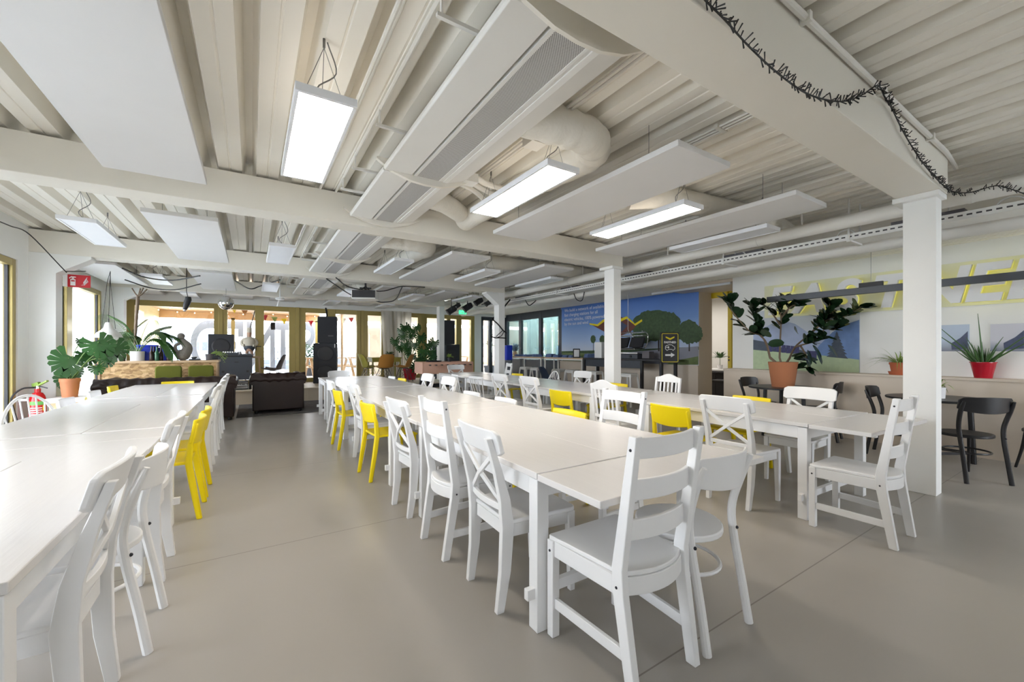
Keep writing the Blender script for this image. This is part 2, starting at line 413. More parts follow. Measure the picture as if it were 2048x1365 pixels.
# ---- walls
def wall_open(x0, x1, holes, lo, hi, z1, along='y'):
    """wall slab between lo..hi with full holes (a, b, zlo, zhi)"""
    mb = MB()
    def bx(a, b, za, zb):
        if b-a < 1e-4 or zb-za < 1e-4: return
        if along == 'y': mb.box(x0, x1, a, b, za, zb)
        else: mb.box(a, b, x0, x1, za, zb)
    c = lo
    for a, b, za, zb in sorted(holes):
        bx(c, a, 0, z1); bx(a, b, 0, za); bx(a, b, zb, z1); c = b
    bx(c, hi, 0, z1); return mb
LW = [(1.3, 3.5, 0.04, 2.52), (5.25, 8.28, 0.04, 2.52), (8.98, 12.0, 0.04, 2.54)]
struct('wall_left', wall_open(-3.06, XL, LW, YR, YB+0.2, 3.06), M['wall'])
wn = 0
def window_y(a, b, z0, z1, mull, x=-2.735, name='window_'):
    """glazed frame in a left-wall opening; mull = y of mullions"""
    global wn; wn += 1
    w = 0.09; mb = MB()
    mb.box(x-0.05, x+0.04, a, a+w, z0, z1); mb.box(x-0.05, x+0.04, b-w, b, z0, z1)
    mb.box(x-0.05, x+0.04, a+w, b-w, z0, z0+w); mb.box(x-0.05, x+0.04, a+w, b-w, z1-w, z1)
    for y in mull: mb.box(x-0.06, x+0.05, y-0.13, y+0.13, z0+w, z1-w)
    o = struct(name + str(wn), mb, M['gold'], bevel=0.005)
    g = MB().box(x-0.012, x-0.006, a+w, b-w, z0+w, z1-w); build('glass_pane', g, M['glass'], o, smooth=0)
    s = MB()
    for ya, yb in zip([a+w]+[m+0.13 for m in mull], [m-0.13 for m in mull]+[b-w]):
        for q in ((ya, ya+0.03), (yb-0.03, yb)): s.box(x-0.03, x+0.005, q[0], q[1], z0+w, z1-w)
    build('sealing_strip', s, M['black'], o, smooth=0)
    return o
for (a, b, z0, z1), ml in zip(LW, ([2.4], [6.8], [10.19])): window_y(a, b, z0, z1, ml)

# back wall: a run of ochre framed glass doors on the raised platform
def XB(px, y=YB): a, b = ray(px); return a/b*y
ZB0, ZB1 = 0.33, 2.56
panes = [(270,428),(455,510),(528,578),(611,655),(671,713),(735,762),(800,835),(853,893),(900,912),(922,941)]
segs = [(XB(a), XB(b)) for a, b in panes]
mb = MB(); c = XL
fr = MB()
for a, b in segs + [(XB(952), None)]:
    fr.box(c, a, YB-0.05, YB+0.10, ZB0, ZB1); 
    m_ = (c+a)/2
    if b and a-c > 0.3: fr.box(m_-0.05, m_+0.05, YB-0.09, YB-0.05, ZB0, ZB1)
    if b: c = b
for a, b in segs:
    fr.box(a, b, YB-0.04, YB+0.06, ZB0, ZB0+0.12); fr.box(a, b, YB-0.04, YB+0.06, ZB1-0.14, ZB1)
wb = struct('window_4', fr, M['gold'], bevel=0.006)
g = MB()
for a, b in segs: g.box(a, b, YB+0.0, YB+0.006, ZB0+0.12, ZB1-0.14)
build('glass_pane', g, M['glass'], wb, smooth=0)
h = MB()
for px in (512, 656): 
    x = XB(px); h.box(x-0.01, x+0.01, YB-0.09, YB-0.05, 1.28, 1.44); h.box(x-0.01, x+0.13, YB-0.12, YB-0.10, 1.385, 1.405); h.box(x-0.01, x+0.01, YB-0.12, YB-0.05, 1.385, 1.405)
build('handle', h, M['black'], wb, smooth=0)
mb = MB(); mb.box(XL-0.4, 12.6, YB-0.06, YB+0.2, ZB1, 3.06); mb.box(XM+0.1, 12.6, YB-0.06, YB+0.2, 0, ZB1); mb.box(XB(941)+0.14, XB(961), YB-0.06, YB+0.2, 0, ZB1)
mb.box(XL-0.4, XM+0.3, YB-0.02, YB+0.2, 0, ZB0)
struct('wall_back', mb, M['wall'])
# glass terrace door at the right end of the back wall
dx0, dx1 = XB(961), XM
mb = MB(); mb.box(dx0, dx0+0.10, YB-0.05, YB+0.08, ZB0, 2.50); mb.box(dx1-0.08, dx1, YB-0.05, YB+0.08, ZB0, 2.50); mb.box(dx0, dx1, YB-0.05, YB+0.08, 2.42, 2.56)
mb.box(dx0+0.36, dx0+0.50, YB-0.05, YB+0.08, ZB0, 2.45)
mb.box(dx0+0.1, dx1-0.08, YB-0.05, YB+0.08, ZB0, ZB0+0.08)
d = struct('door_1', mb, M['anthracite'], bevel=0.004)
build('glass_pane', MB().box(dx0+0.1, dx1-0.08, YB, YB+0.006, ZB0+0.08, 2.42), M['glass'], d, smooth=0)
build('handle', MB().box(dx0+0.41, dx0+0.44, YB-0.12, YB-0.09, 1.2, 1.6), M['steel'], d)

# right hand side: clad wall with ledge, upper wall, corner at the passage
YC = 4.28
mb = MB(); mb.box(XR, XR+0.25, YR, YC, 0.95, 3.06); struct('wall_right', mb, M['wall'])
mb = MB(); mb.box(7.38, XR+0.25, YR, YC, 0, 0.925); mb.box(7.36, XR, YR, YC, 0.925, 0.955)
struct('trim_1', mb, M['ply'], bevel=0.003)
# mural wall and the end of that wall by the passage
y5 = at_x(1398, 700, XM).y
mb = MB(); mb.box(XM, XM+0.5, y5, 10.32, 0.0, 3.06); struct('wall_mural', mb, M['ply'])
mb = MB(); mb.box(XM-0.04, XM, y5, 10.32, 0.0, 0.93); mb.box(XM-0.06, XM, y5, 10.32, 0.93, 0.95); struct('trim_2', mb, M['ply'], bevel=0.003)
# glazed dark partition behind the mural wall
mb = MB()
ys = [10.32, at_x(1082,0,XM).y, at_x(1078,0,XM).y, at_x(1043,0,XM).y, at_x(1037,0,XM).y, YB]
mb.box(XM, XM+0.09, 10.32, YB, 2.40, 2.66); mb.box(XM, XM+0.09, 10.32, YB, 0.0, 0.95)
for y in (10.32+0.02, at_x(1080,0,XM).y, at_x(1040,0,XM).y, YB-0.06): mb.box(XM-0.01, XM+0.09, y-0.07, y+0.07, 0.0, 2.6)
w7 = struct('window_5', mb, M['anthracite'], bevel=0.004)
build('glass_pane', MB().box(XM+0.04, XM+0.05, 10.4, YB-0.1, 0.95, 2.40), M['glass_green'], w7, smooth=0)
# lowered ceiling over the right aisle, ribbed lengthwise
mb = MB(); prof = []; x = 6.55
while x < 8.9: prof += [(x, 2.66), (x+0.05, 2.66), (x+0.06, 2.675), (x+0.10, 2.675)]; x += 0.11
ring = lambda y: [(a, y, b) for a, b in prof] + [(prof[-1][0], y, 3.0), (6.55, y, 3.0)]
mb.loft([ring(YR), ring(YB)]); o = struct('ceiling', mb, M['deck']); o.name = 'ceiling.001'
# room behind the passage
mb = MB(); mb.box(12.4, 12.6, 2.5, YB, 0, 3.06); mb.box(9.0, 12.5, 11.0, 11.15, 0, 3.06)
mb.box(9.0, 12.5, 2.3, 2.5, 0, 3.06); mb.box(9.0, 9.12, 2.5, 4.9, 0, 3.06); mb.box(8.95, 12.6, 2.4, 11.1, 2.9, 3.0)
mb.box(7.93, 9.0, 3.9, 4.0, 0, 3.06)
struct('wall_office', mb, M['wall'])
mb = MB(); p = at_x(1461, 700, 8.98)
mb.box(8.92, 9.02, p.y-0.05, p.y+0.03, 0, 2.62); mb.box(8.92, 9.02, p.y, 5.62, 2.48, 2.62)
d = struct('door_2', mb, M['door_yellow'], bevel=0.004)
build('latch', MB().box(8.905, 8.925, p.y-0.01, p.y+0.01, 1.05, 1.09).box(8.905, 8.925, p.y-0.01, p.y+0.01, 1.12, 1.15), M['black'], d)
# wood soffit over the passage
mb = MB(); mb.box(XR+0.004, 9.0, YC+0.002, y5+0.4, 2.60, 2.655); struct('trim_3', mb, M['ply'])

# rear wall behind the camera, with two unseen windows added to brighten the room
FILL_RW = ((-1.5, -0.3, 0.9, 2.2), (5.5, 7.35, 0.5, 2.55))
struct('wall_rear', wall_open(YR-0.2, YR, list(FILL_RW), -3.06, 7.93, 3.06, 'x'), M['wall'])
for k, (a, b, z0, z1) in enumerate(FILL_RW):
    mb = MB()
    for q in (a, (a+b)/2-0.04, b-0.08): mb.box(q, q+0.08, YR-0.12, YR-0.04, z0, z1)
    mb.box(a, b, YR-0.12, YR-0.04, z0, z0+0.08); mb.box(a, b, YR-0.12, YR-0.04, z1-0.08, z1)
    o = struct('window_%d' % (6+k), mb, M['gold'])
    build('glass_pane', MB().box(a, b, YR-0.085, YR-0.08, z0+0.08, z1-0.08), M['glass'], o, smooth=0)

# stage platform in front of the back windows
mb = MB(); mb.box(-1.1, XB(961)+0.3, 11.6, YB-0.07, 0, 0.30); mb.box(-1.1, XB(961)+0.3, 11.57, YB-0.07, 0.30, 0.33)
for k in range(8): mb.box(-1.0+k*1.1, -0.97+k*1.1, 11.592, 11.6, 0.02, 0.29)
tag(build('stage_platform', mb, M['ply2'], bevel=0.003), 'low pale birch platform running below the ochre glass doors', 'platform')

# pipe along the top of the first beam
mb = MB(); mb.tube([(-2.6, 0.965, 3.015), (5.1, 0.965, 3.015), (5.6, 1.0, 3.015)], 0.018, 10)
for k in range(7): mb.box(-2+k*1.1, -1.97+k*1.1, 0.94, 0.99, 2.99, 3.04)
tag(build('conduit', mb, M['pipe']), 'thin painted conduit running along the top edge of the nearest ceiling beam', 'pipe')

# ---- ceiling services
def hook_wires(mb, x, y, z, w, top=3.06):
    mb.tube([(x, y, top), (x, y, top-0.05)], 0.008, 6)
    for s in (-1, 1): mb.tube([(x, y, top-0.05), (x+s*w, y, z)], 0.0018, 4); 
    mb.tube([(x, y, top-0.05), (x, y+0.1, z)], 0.0018, 4)
def lamp(on, L=1.26):
    t = thing('ceiling_lamp', '', 'lamp')
    mb = MB(); w = 0.155; h = 0.045
    mb.box(-w, w, 0, 0.02, 0, h); mb.box(-w, w, L-0.02, L, 0, h); mb.box(-w, -w+0.02, 0.02, L-0.02, 0, h); mb.box(w-0.02, w, 0.02, L-0.02, 0, h); mb.box(-w+0.02, w-0.02, 0.02, L-0.02, h-0.01, h)
    build('frame', mb, M['lamp_white'], t, bevel=0.002, smooth=0)
    build('diffuser', MB().box(-w+0.02, w-0.02, 0.02, L-0.02, 0.004, 0.01), M['lamp_on'] if on else M['lamp_off'], t, smooth=0)
    if on: build('fill_panel', MB().box(-w+0.04, w-0.04, 0.06, L-0.06, h, h+0.004), M['ceiling_fill'], t, smooth=0)  # unseen glowing panel added on top to brighten the deck
    mb = MB(); hook_wires(mb, 0, 0.12, h, 0.11, 3.06-2.66); build('hanging_wire', mb, M['wire'], t)
    mb = MB(); hook_wires(mb, 0, L-0.15, h, 0.11, 3.06-2.66); build('hanging_wire', mb, M['wire'], t)
    mb = MB(); mb.tube(smoothp([(0.02, 0.14, 0.40), (0.07, 0.16, 0.25), (-0.03, 0.18, 0.14), (0.04, 0.2, h)], 5), 0.004, 5)
    build('power_cable', mb, M['wire'], t)
    return t
def lamp_on(): return lamp(True)
def lamp_off(): return lamp(False)
place(lamp_on, (0.345, 2.40, 2.66), 0, 'lit panel lamp hanging left of the perforated air unit, nearest bay', 'lit panel lamps')
place(lamp_on, (1.98, 2.38, 2.66), 0, 'lit panel lamp hanging below the bend of the thick insulated duct', 'lit panel lamps')
place(lamp_on, (3.54, 2.34, 2.66), 0, 'lit panel lamp between the two acoustic boards right of the air unit', 'lit panel lamps')
for x, y, l in ((4.97, 2.30, 'unlit panel lamp behind the outermost acoustic board, above the white pipe'),
                (-1.56, 6.10, 'unlit panel lamp above the left windows, before the second visible beam row'),
                (0.345, 6.18, 'unlit square-looking panel lamp left of the air unit beyond the wide cross beam'),
                (1.98, 6.18, 'unlit panel lamp right of the air unit beyond the wide cross beam'),
                (3.54, 6.18, 'unlit panel lamp between boards beyond the wide cross beam'),
                (4.97, 6.18, 'unlit panel lamp over the white pipe behind the middle column'),
                (-1.56, 9.9, 'unlit panel lamp over the monstera and sofa corner'),
                (0.345, 9.9, 'unlit panel lamp in front of the row of black stage lights'),
                (1.98, 9.9, 'unlit panel lamp just left above the projector'),
                (3.54, 9.9, 'unlit panel lamp right of the projector'),
                (4.9, 9.35, 'unlit panel lamp above the black spotlights near the exit sign'),
                (-1.3, 12.5, 'unlit panel lamp above the palm, next to the ochre frame'),
                (1.98, 12.45, 'small unlit panel lamp hard against the back glass doors, below the air unit'),
                (3.54, 12.45, 'unlit panel lamp in front of the white curtain')):
    place(lamp_off, (x, y, 2.66), 0, l, 'unlit panel lamps')

def acoustic(): 
    t = thing('acoustic_panel', '', 'panel')
    build('board', MB().box(-0.325, 0.325, 0, 2.58, 0, 0.045), M['panel'], t, bevel=0.003)
    for a in (-0.2, 0.2):
        for b in (0.35, 2.2): build('hanging_wire', MB().tube([(a, b, 0.045), (a, b, 0.34)], 0.0022, 5), M['wire'], t)
    return t
G = 'white acoustic boards under the ceiling'
for x, y, l in ((-0.65, 1.80, 'large white acoustic board hanging nearest, above the left table row'),
                (2.82, 1.77, 'white acoustic board between the two right lit lamps'),
                (4.515, 1.75, 'white acoustic board right of the third lit lamp, reaching the middle column'),
                (-0.64, 5.58, 'white acoustic board above the left table row, behind the wide cross beam'),
                (2.82, 5.56, 'white acoustic board right of the unlit lamp behind the wide cross beam'),
                (4.515, 5.55, 'white acoustic board ending at the braced column'),
                (-2.25, 9.35, 'white acoustic board along the left wall above the red extinguisher sign'),
                (-0.64, 9.35, 'white acoustic board over the brown sofas, left of the disco ball'),
                (2.82, 9.35, 'white acoustic board directly right of the projector'),
                (4.3, 9.30, 'white acoustic board above the white rear column')):
    place(acoustic, (x, y, 2.72), 0, l, G)
def acoustic_short():
    t = thing('acoustic_panel', '', 'panel'); build('board', MB().box(-0.325, 0.325, 0, 0.95, 0, 0.045), M['panel'], t, bevel=0.003)
    for a in (-0.2, 0.2): build('hanging_wire', MB().tube([(a, 0.4, 0.045), (a, 0.4, 0.35)], 0.0022, 5), M['wire'], t)
    return t
for x, l in ((-2.2, 'short white board in the corner above the hanging palm branch'), (-0.3, 'short white board behind the disco ball'),
             (0.75, 'short white board above the outdoor bunting, left of the black stage light'), (2.85, 'short white board in front of the ochre doors right of the speaker stack'), (4.5, 'short white board above the large monstera')):
    place(acoustic_short, (x, 12.72, 2.71), 0, l, G)

# perforated air units
def air_unit(L=1.94):
    t = thing('air_unit', '', 'air unit')
    mb = MB(); 
    f = lambda x, z, y: (x, y, z)
    mb.prism([(-0.36, 0.012), (-0.35, 0), (-0.13, 0.0), (-0.13, 0.10), (-0.30, 0.10), (-0.36, 0.035)], 0, L, f)
    build('side_panel', mb, M['metal_white'], t, bevel=0.003, smooth=0)
    mb = MB(); mb.prism([(0.15, 0.0), (0.19, 0.0), (0.36, 0.055), (0.36, 0.13), (0.15, 0.10)], 0, L, f)
    mb.prism([(0.13, 0.005), (0.15, 0.005), (0.15, 0.10), (0.13, 0.1)], 0, L, f)
    build('side_panel', mb, M['metal_white'], t, bevel=0.003, smooth=0)
    build('grille', MB().box(-0.085, 0.11, 0.0, L, 0.004, 0.02), M['mesh_grey'], t, smooth=0)
    mb = MB(); mb.box(-0.11, -0.085, 0, L, 0, 0.03); mb.box(0.11, 0.128, 0, L, 0, 0.03); mb.box(-0.11, 0.13, 0, L, 0.03, 0.05)
    build('slot_trim', mb, M['metal_white'], t, bevel=0.001)
    build('casing', MB().box(-0.22, 0.24, 0, L, 0.13, 0.24).box(-0.13, 0.13, 0, L, 0.06, 0.14), M['metal_white'], t)
    mb = MB(); mb.prism([(-0.42, 0.075), (-0.30, 0.0), (-0.14, -0.045), (0.0, -0.055), (0.14, -0.045), (0.30, 0.0), (0.44, 0.075), (0.44, 0.09), (-0.42, 0.09)], L-0.018, L+0.018, f)
    build('end_plate', mb, M['beam'], t)
    if L > 1.5: mb = MB(); mb.prism([(-0.42, 0.075), (-0.30, 0.0), (-0.14, -0.045), (0.0, -0.055), (0.14, -0.045), (0.30, 0.0), (0.44, 0.075), (0.44, 0.09), (-0.42, 0.09)], -0.022, 0.0, f); build('end_plate', mb, M['beam'], t)
    for y in (0.4, L-0.4): build('bracket', MB().box(-0.52, -0.22, y, y+0.022, 0.13, 0.15).box(-0.50, -0.49, y, y+0.02, 0.15, 0.285), M['metal_white'], t)
    return t
for y, l in ((1.44, 'perforated air unit nearest to the camera, hanging before the wide cross beam'),
             (5.22, 'perforated air unit just beyond the wide cross beam'),
             (8.95, 'perforated air unit left of the projector')):
    place(air_unit, (1.27, y, 2.775), 0, l, 'perforated air units')
def air_unit_short():
    t = air_unit(1.36); return t
for y, l in ((3.40, 'shorter perforated air unit running into the wide cross beam'),
             (7.20, 'shorter perforated air unit running into the third cross beam'), (10.93, 'perforated air unit ending in front of the back glass doors')):
    place(air_unit_short, (1.27, y, 2.775), 0, l, 'perforated air units')

# insulated ducts: branch out of the unit, elbow, then a long run
def ductrun(y0, L):
    mb = MB(); r = 0.135
    pts = smoothp([(1.62, y0, 2.95), (1.95, y0-0.03, 2.95), (2.22, y0-0.02, 2.95), (2.40, y0+0.15, 2.95), (2.40, y0+0.5, 2.96), (2.34, y0+1.2, 2.97), (2.3, y0+L, 2.97)], 7)
    rad = [r*(1+0.045*math.sin(k*1.7)+0.02*math.sin(k*4.1)) for k in range(len(pts))]
    mb.tube(pts, rad, 18); return mb
o = build('insulated_duct', ductrun(2.38, 2.36), M['duct'], smooth=60); tag(o, 'thick insulated white duct bending beside the nearest perforated air unit', 'duct', 'insulated ducts')
o = build('insulated_duct', ductrun(6.15, 2.36), M['duct'], smooth=60); tag(o, 'thick insulated duct bending beyond the wide cross beam', 'duct', 'insulated ducts')
o = build('insulated_duct', ductrun(10.0, 2.25), M['duct'], smooth=60); tag(o, 'insulated duct behind the projector mount', 'duct', 'insulated ducts')
for y0, l in ((2.75, 'smooth insulated duct crossing behind the third lit lamp'), (6.6, 'smooth insulated duct crossing above the boards before the braced column')):
    mb = MB(); mb.tube(smoothp([(3.45, y0+0.3, 2.95), (3.75, y0+0.1, 2.95), (4.3, y0, 2.94), (4.9, y0-0.1, 2.92), (5.6, y0-0.1, 2.93), (6.3, y0, 2.94)], 7), 0.125, 18)
    tag(build('insulated_duct', mb, M['duct'], smooth=60), l, 'duct', 'insulated ducts')
mb = MB(); mb.tube(smoothp([(1.6, 4.2, 2.94), (1.8, 4.25, 2.94), (2.12, 4.5, 2.95)], 6), 0.11, 16)
tag(build('insulated_duct', mb, M['duct'], smooth=60), 'short thick duct branch joining the air unit at the wide cross beam', 'duct', 'insulated ducts')
mb = MB()
for k in range(3): mb.tube(smoothp([(1.55, 3.42+k*0.09, 2.86+0.03*k), (1.75, 3.40+k*0.1, 2.90), (1.95, 3.5+k*0.12, 2.92), (2.2, 3.6+k*0.2, 2.96)], 5), 0.028, 8)
mb.box(1.62, 1.74, 3.3, 3.42, 2.82, 2.9)
tag(build('water_pipe', mb, M['pipe']), 'bundle of thin lagged water pipes and valves where two air units meet', 'pipe')
mb = MB()
for x in (3.05, 3.09, 3.13): mb.tube([(x, 1.3, 3.03), (x, 4.8, 3.03)], 0.010, 6)
for y in (1.8, 2.6, 3.4): mb.box(3.02, 3.16, y, y+0.03, 3.015, 3.045)
for x in (2.0, 2.04): mb.tube([(x-0.1, 1.3, 3.03), (x-0.1, 4.8, 3.03)], 0.010, 6)
mb.box(1.86, 2.0, 2.62, 2.76, 2.95, 3.05)
tag(build('conduit', mb, M['pipe']), 'set of thin parallel conduits clipped to the ribbed ceiling', 'pipe')
for x, l in ((0.62, 'long thin white conduit on the ceiling right of the first lit lamp'), (0.78, 'white conduit beside the air unit brackets')):
    mb = MB(); mb.tube([(x, 1.3, 3.035), (x, 12.3, 3.035)], 0.014, 8); tag(build('conduit', mb, M['pipe']), l, 'pipe')

# long services over the right aisle
def hung(t, x, zt, ys):
    for y in ys: build('hanger', MB().tube([(x, y, zt), (x, y, 3.06 if x < 6.5 else 2.66)], 0.011, 6), M['metal_white'], t)
mb = MB(); mb.tube([(5.65, -1.5, 2.745), (5.65, 13.4, 2.745)], 0.075, 18)
for y in [k*1.9-1 for k in range(8)]: mb.tube([(5.65, y, 2.745), (5.65, y+0.03, 2.745)], 0.08, 18)
t = thing('heating_pipe', 'long round white pipe above and behind the column row', 'pipe')
build('pipe', mb, M['pipe'], t, smooth=50); hung(t, 5.65, 2.8, [0.4, 2.3, 4.2, 6.2, 8.2, 10.2, 12.2])
def tray_mat():
    m = mat('perforated_tray', (0.80,0.79,0.76), 0.45); nt = m.node_tree; b = nt.nodes['Principled BSDF']
    tc = nt.nodes.new('ShaderNodeTexCoord'); sp = nt.nodes.new('ShaderNodeSeparateXYZ'); nt.links.new(tc.outputs['Object'], sp.inputs[0])
    def cmpn(sock, mul, add, thr):
        a = nt.nodes.new('ShaderNodeMath'); a.operation = 'MULTIPLY_ADD'; a.inputs[1].default_value = mul; a.inputs[2].default_value = add; nt.links.new(sock, a.inputs[0])
        f = nt.nodes.new('ShaderNodeMath'); f.operation = 'FRACT'; nt.links.new(a.outputs[0], f.inputs[0])
        l = nt.nodes.new('ShaderNodeMath'); l.operation = 'LESS_THAN'; l.inputs[1].default_value = thr; nt.links.new(f.outputs[0], l.inputs[0]); return l
    a = cmpn(sp.outputs['Y'], 16, 0, 0.6)
    z1 = nt.nodes.new('ShaderNodeMath'); z1.operation = 'COMPARE'; z1.inputs[1].default_value = 2.615; z1.inputs[2].default_value = 0.008; nt.links.new(sp.outputs['Z'], z1.inputs[0])
    mu = nt.nodes.new('ShaderNodeMath'); mu.operation = 'MULTIPLY'; nt.links.new(a.outputs[0], mu.inputs[0]); nt.links.new(z1.outputs[0], mu.inputs[1])
    mx = nt.nodes.new('ShaderNodeMix'); mx.data_type = 'RGBA'; mx.inputs['A'].default_value = (0.8,0.79,0.76,1); mx.inputs['B'].default_value = (0.05,0.05,0.05,1)
    nt.links.new(mu.outputs[0], mx.inputs['Factor']); nt.links.new(mx.outputs['Result'], b.inputs['Base Color']); return m
M['tray'] = tray_mat()
t = thing('cable_tray', 'perforated white cable tray running under the round pipe', 'cable tray')
mb = MB(); mb.box(5.86, 5.866, -1.5, 13.4, 2.58, 2.65); mb.box(6.16, 6.166, -1.5, 13.4, 2.58, 2.65); mb.box(5.86, 6.166, -1.5, 13.4, 2.575, 2.581)
build('tray', mb, M['tray'], t, smooth=0)
for y in (0.3, 1.9, 3.4, 5.4, 7.3, 9.3, 11.3):
    build('hanger', MB().tube([(5.85, y, 2.565), (5.85, y, 3.06)], 0.011, 6).tube([(6.18, y, 2.565), (6.18, y, 3.06)], 0.011, 6).box(5.84, 6.2, y-0.02, y+0.02, 2.555, 2.575), M['metal_white'], t)
mb = MB(); rr = random.Random(3)
for k in range(7):
    x = 5.9+0.035*k; mb.tube(smoothp([(x+rr.uniform(-0.02,0.02), y, 2.605+rr.uniform(0,0.04)) for y in range(-1, 14, 2)], 4), 0.010, 6)
for k in range(9):
    y = 0.6+k*1.25; mb.tube(smoothp([(5.95, y, 2.62), (5.92, y+0.05, 2.70), (5.93, y+0.15, 2.71), (5.96, y+0.22, 2.63)], 5), 0.009, 6)
build('cable', mb, M['metal_white'], t)
for k in range(6): build('ballast_box', MB().box(5.93, 6.06, 1.0+1.9*k, 1.55+1.9*k, 2.66, 2.70), M['grey_plastic'], t)
mb = MB(); mb.tube([(6.42, -1.5, 2.60), (6.42, 13.4, 2.60)], 0.10, 20)
t = thing('heating_pipe', 'fat white duct pipe hugging the lowered ribbed ceiling over the right aisle', 'pipe')
build('pipe', mb, M['pipe'], t, smooth=50); hung(t, 6.42, 2.68, [1.2, 4.2, 7.2, 10.2])
t = thing('batten_lamp', 'slim white batten lamp hanging in front of the top of the blue mural', 'lamp', (7.75, 0, 0))
a0, a1 = at_x(1305, 576, 7.75), at_x(1462, 547, 7.75)
build('tube', MB().box(-0.03, 0.03, a1.y, a0.y, 2.56, 2.60), M['lamp_off'], t); build('bracket', MB().box(-0.02, 0.02, a1.y+0.3, a1.y+0.36, 2.6, 2.66).box(-0.02, 0.02, a0.y-0.5, a0.y-0.44, 2.6, 2.66), M['metal_white'], t)
# ================================================================= tables
def table(x0, x1, y0, la, main, lb, label, group, split=0.46, lastleg=True):
    """white extending table: two boards between two end leaves, leg pairs with low stretchers"""
    t = thing('dining_table', label, 'table', (x0, y0, 0), 0, group)
    W = x1-x0; zt, th = 0.74, 0.030; b0 = la; b1 = la+main
    xm = W*split
    mb = MB(); mb.box(0, xm-0.002, b0+0.002, b1-0.002, zt-th, zt); build('tabletop', mb, M['table_white'], t, bevel=0.003)
    mb = MB(); mb.box(xm+0.002, W, b0+0.002, b1-0.002, zt-th, zt); build('tabletop', mb, M['table_white'], t, bevel=0.003)
    if la: build('leaf', MB().box(0, W, 0.002, la-0.002, zt-th-0.004, zt-0.004), M['table_white'], t, bevel=0.003)
    if lb: build('leaf', MB().box(0, W, b1+0.002, b1+lb-0.002, zt-th-0.004, zt-0.004), M['table_white'], t, bevel=0.003)
    L = 0.066; zz = zt-th-0.006
    legs = [(0.01, b0+0.012), (W-0.01-L, b0+0.012), (0.01, b1-0.012-L), (W-0.01-L, b1-0.012-L)]
    for x, y in legs:
        mb = MB(); mb.box(x, x+L, y, y+L, 0.0, zz); build('leg', mb, M['chair_white'], t, bevel=0.003)
    mb = MB()
    for y in (b0+0.03, b1-0.03-0.022): mb.box(0.01+L, W-0.01-L, y, y+0.022, zz-0.09, zz)
    for x in (0.03, W-0.03-0.022): mb.box(x, x+0.022, b0+0.012+L, b1-0.012-L, zz-0.09, zz)
    build('apron', mb, M['chair_white'], t, bevel=0.002)
    for y in (b0+0.03, b1-0.012-L+0.02):
        mb = MB(); mb.box(-0.03, W+0.03, y, y+0.03, 0.15, 0.20); build('stretcher', mb, M['chair_white'], t, bevel=0.002)
    if la:
        mb = MB(); 
        for x in (0.22, W-0.26): mb.box(x, x+0.04, 0.05, b0+0.3, zz-0.035, zz)
        build('leaf_support', mb, M['chair_white'], t, bevel=0.002)
    return t
G1 = 'white dining tables in the left row'; G2 = 'white dining tables in the middle row'; G3 = 'white dining tables in the right row'
table(-1.57, -0.495, 1.48, 0, 1.58, 0.40, 'white dining table cut by the bottom left corner, front of the left row', G1, 0.555)
table(-1.57, -0.48, 3.46, 0.40, 1.75, 0.42, 'second white dining table of the left row, beside the two yellow chairs', G1, 0.555)
table(-1.57, -0.50, 6.03, 0.42, 1.75, 0.52, 'last white dining table of the left row, in front of the long brown sofa', G1, 0.555)
table(1.09, 2.28, 1.10, 0.40, 1.60, 0.38, 'front white dining table of the middle row with its leaf towards the camera', G2, 0.46)
table(1.10, 2.28, 3.48, 0.40, 1.60, 0.38, 'second white dining table of the middle row', G2, 0.46)
table(1.11, 2.28, 5.87, 0.40, 1.60, 0.38, 'third white dining table of the middle row', G2, 0.46)
table(1.13, 2.28, 8.26, 0.0, 0.80, 0.0, 'small last table of the middle row, in front of the black speaker stack', G2, 0.46)
sk = 0.27/8
row3 = []
for y0, a, m_, b, l in ((1.02, 0.38, 1.60, 0.38, 'front white dining table of the right row beside the big white column'),
                        (3.39, 0.40, 1.60, 0.38, 'second white dining table of the right row, ending near the middle column'),
                        (5.78, 0.40, 1.60, 0.38, 'third white dining table of the right row, before the hoop-backed chair'),
                        (8.17, 0.0, 1.10, 0.0, 'small last table of the right row, near the foosball table')):
    t = table(3.53, 4.62, y0, a, m_, b, l, G3, 0.5)
    t.location = (3.53+sk*(y0-1.0), y0, 0); t.rotation_euler = (0, 0, -math.atan(sk))

# ================================================================= chairs (local: front +Y, back -Y)
CW = M['chair_white']
def rail_curve(w, y, dy, z, n=12): return [(-w/2+w*k/n, y-dy*(1-(2*k/n-1)**2), z) for k in range(n+1)]
def seat_poly(wf, wb, yf, yb, r=0.04, bulge=0.0):
    pts = []
    for k in range(5): a = R(90*k/4); pts.append((wf/2-r+r*math.cos(PI/2-a), yf-r+r*math.sin(PI/2-a)))
    if bulge:
        n = 10
        for k in range(n+1): u = k/n; pts.append((wb/2-wb*u, yb-bulge*(1-(2*u-1)**2)))
    else:
        for k in range(5): a = R(90*k/4); pts.append((wb/2-r+r*math.cos(-a), yb+r+r*math.sin(-a)))
        for k in range(5): a = R(90*k/4); pts.append((-wb/2+r-r*math.sin(a), yb+r-r*math.cos(a)))
    for k in range(5): a = R(90*k/4); pts.append((-wf/2+r-r*math.cos(a), yf-r+r*math.sin(a)))
    return pts
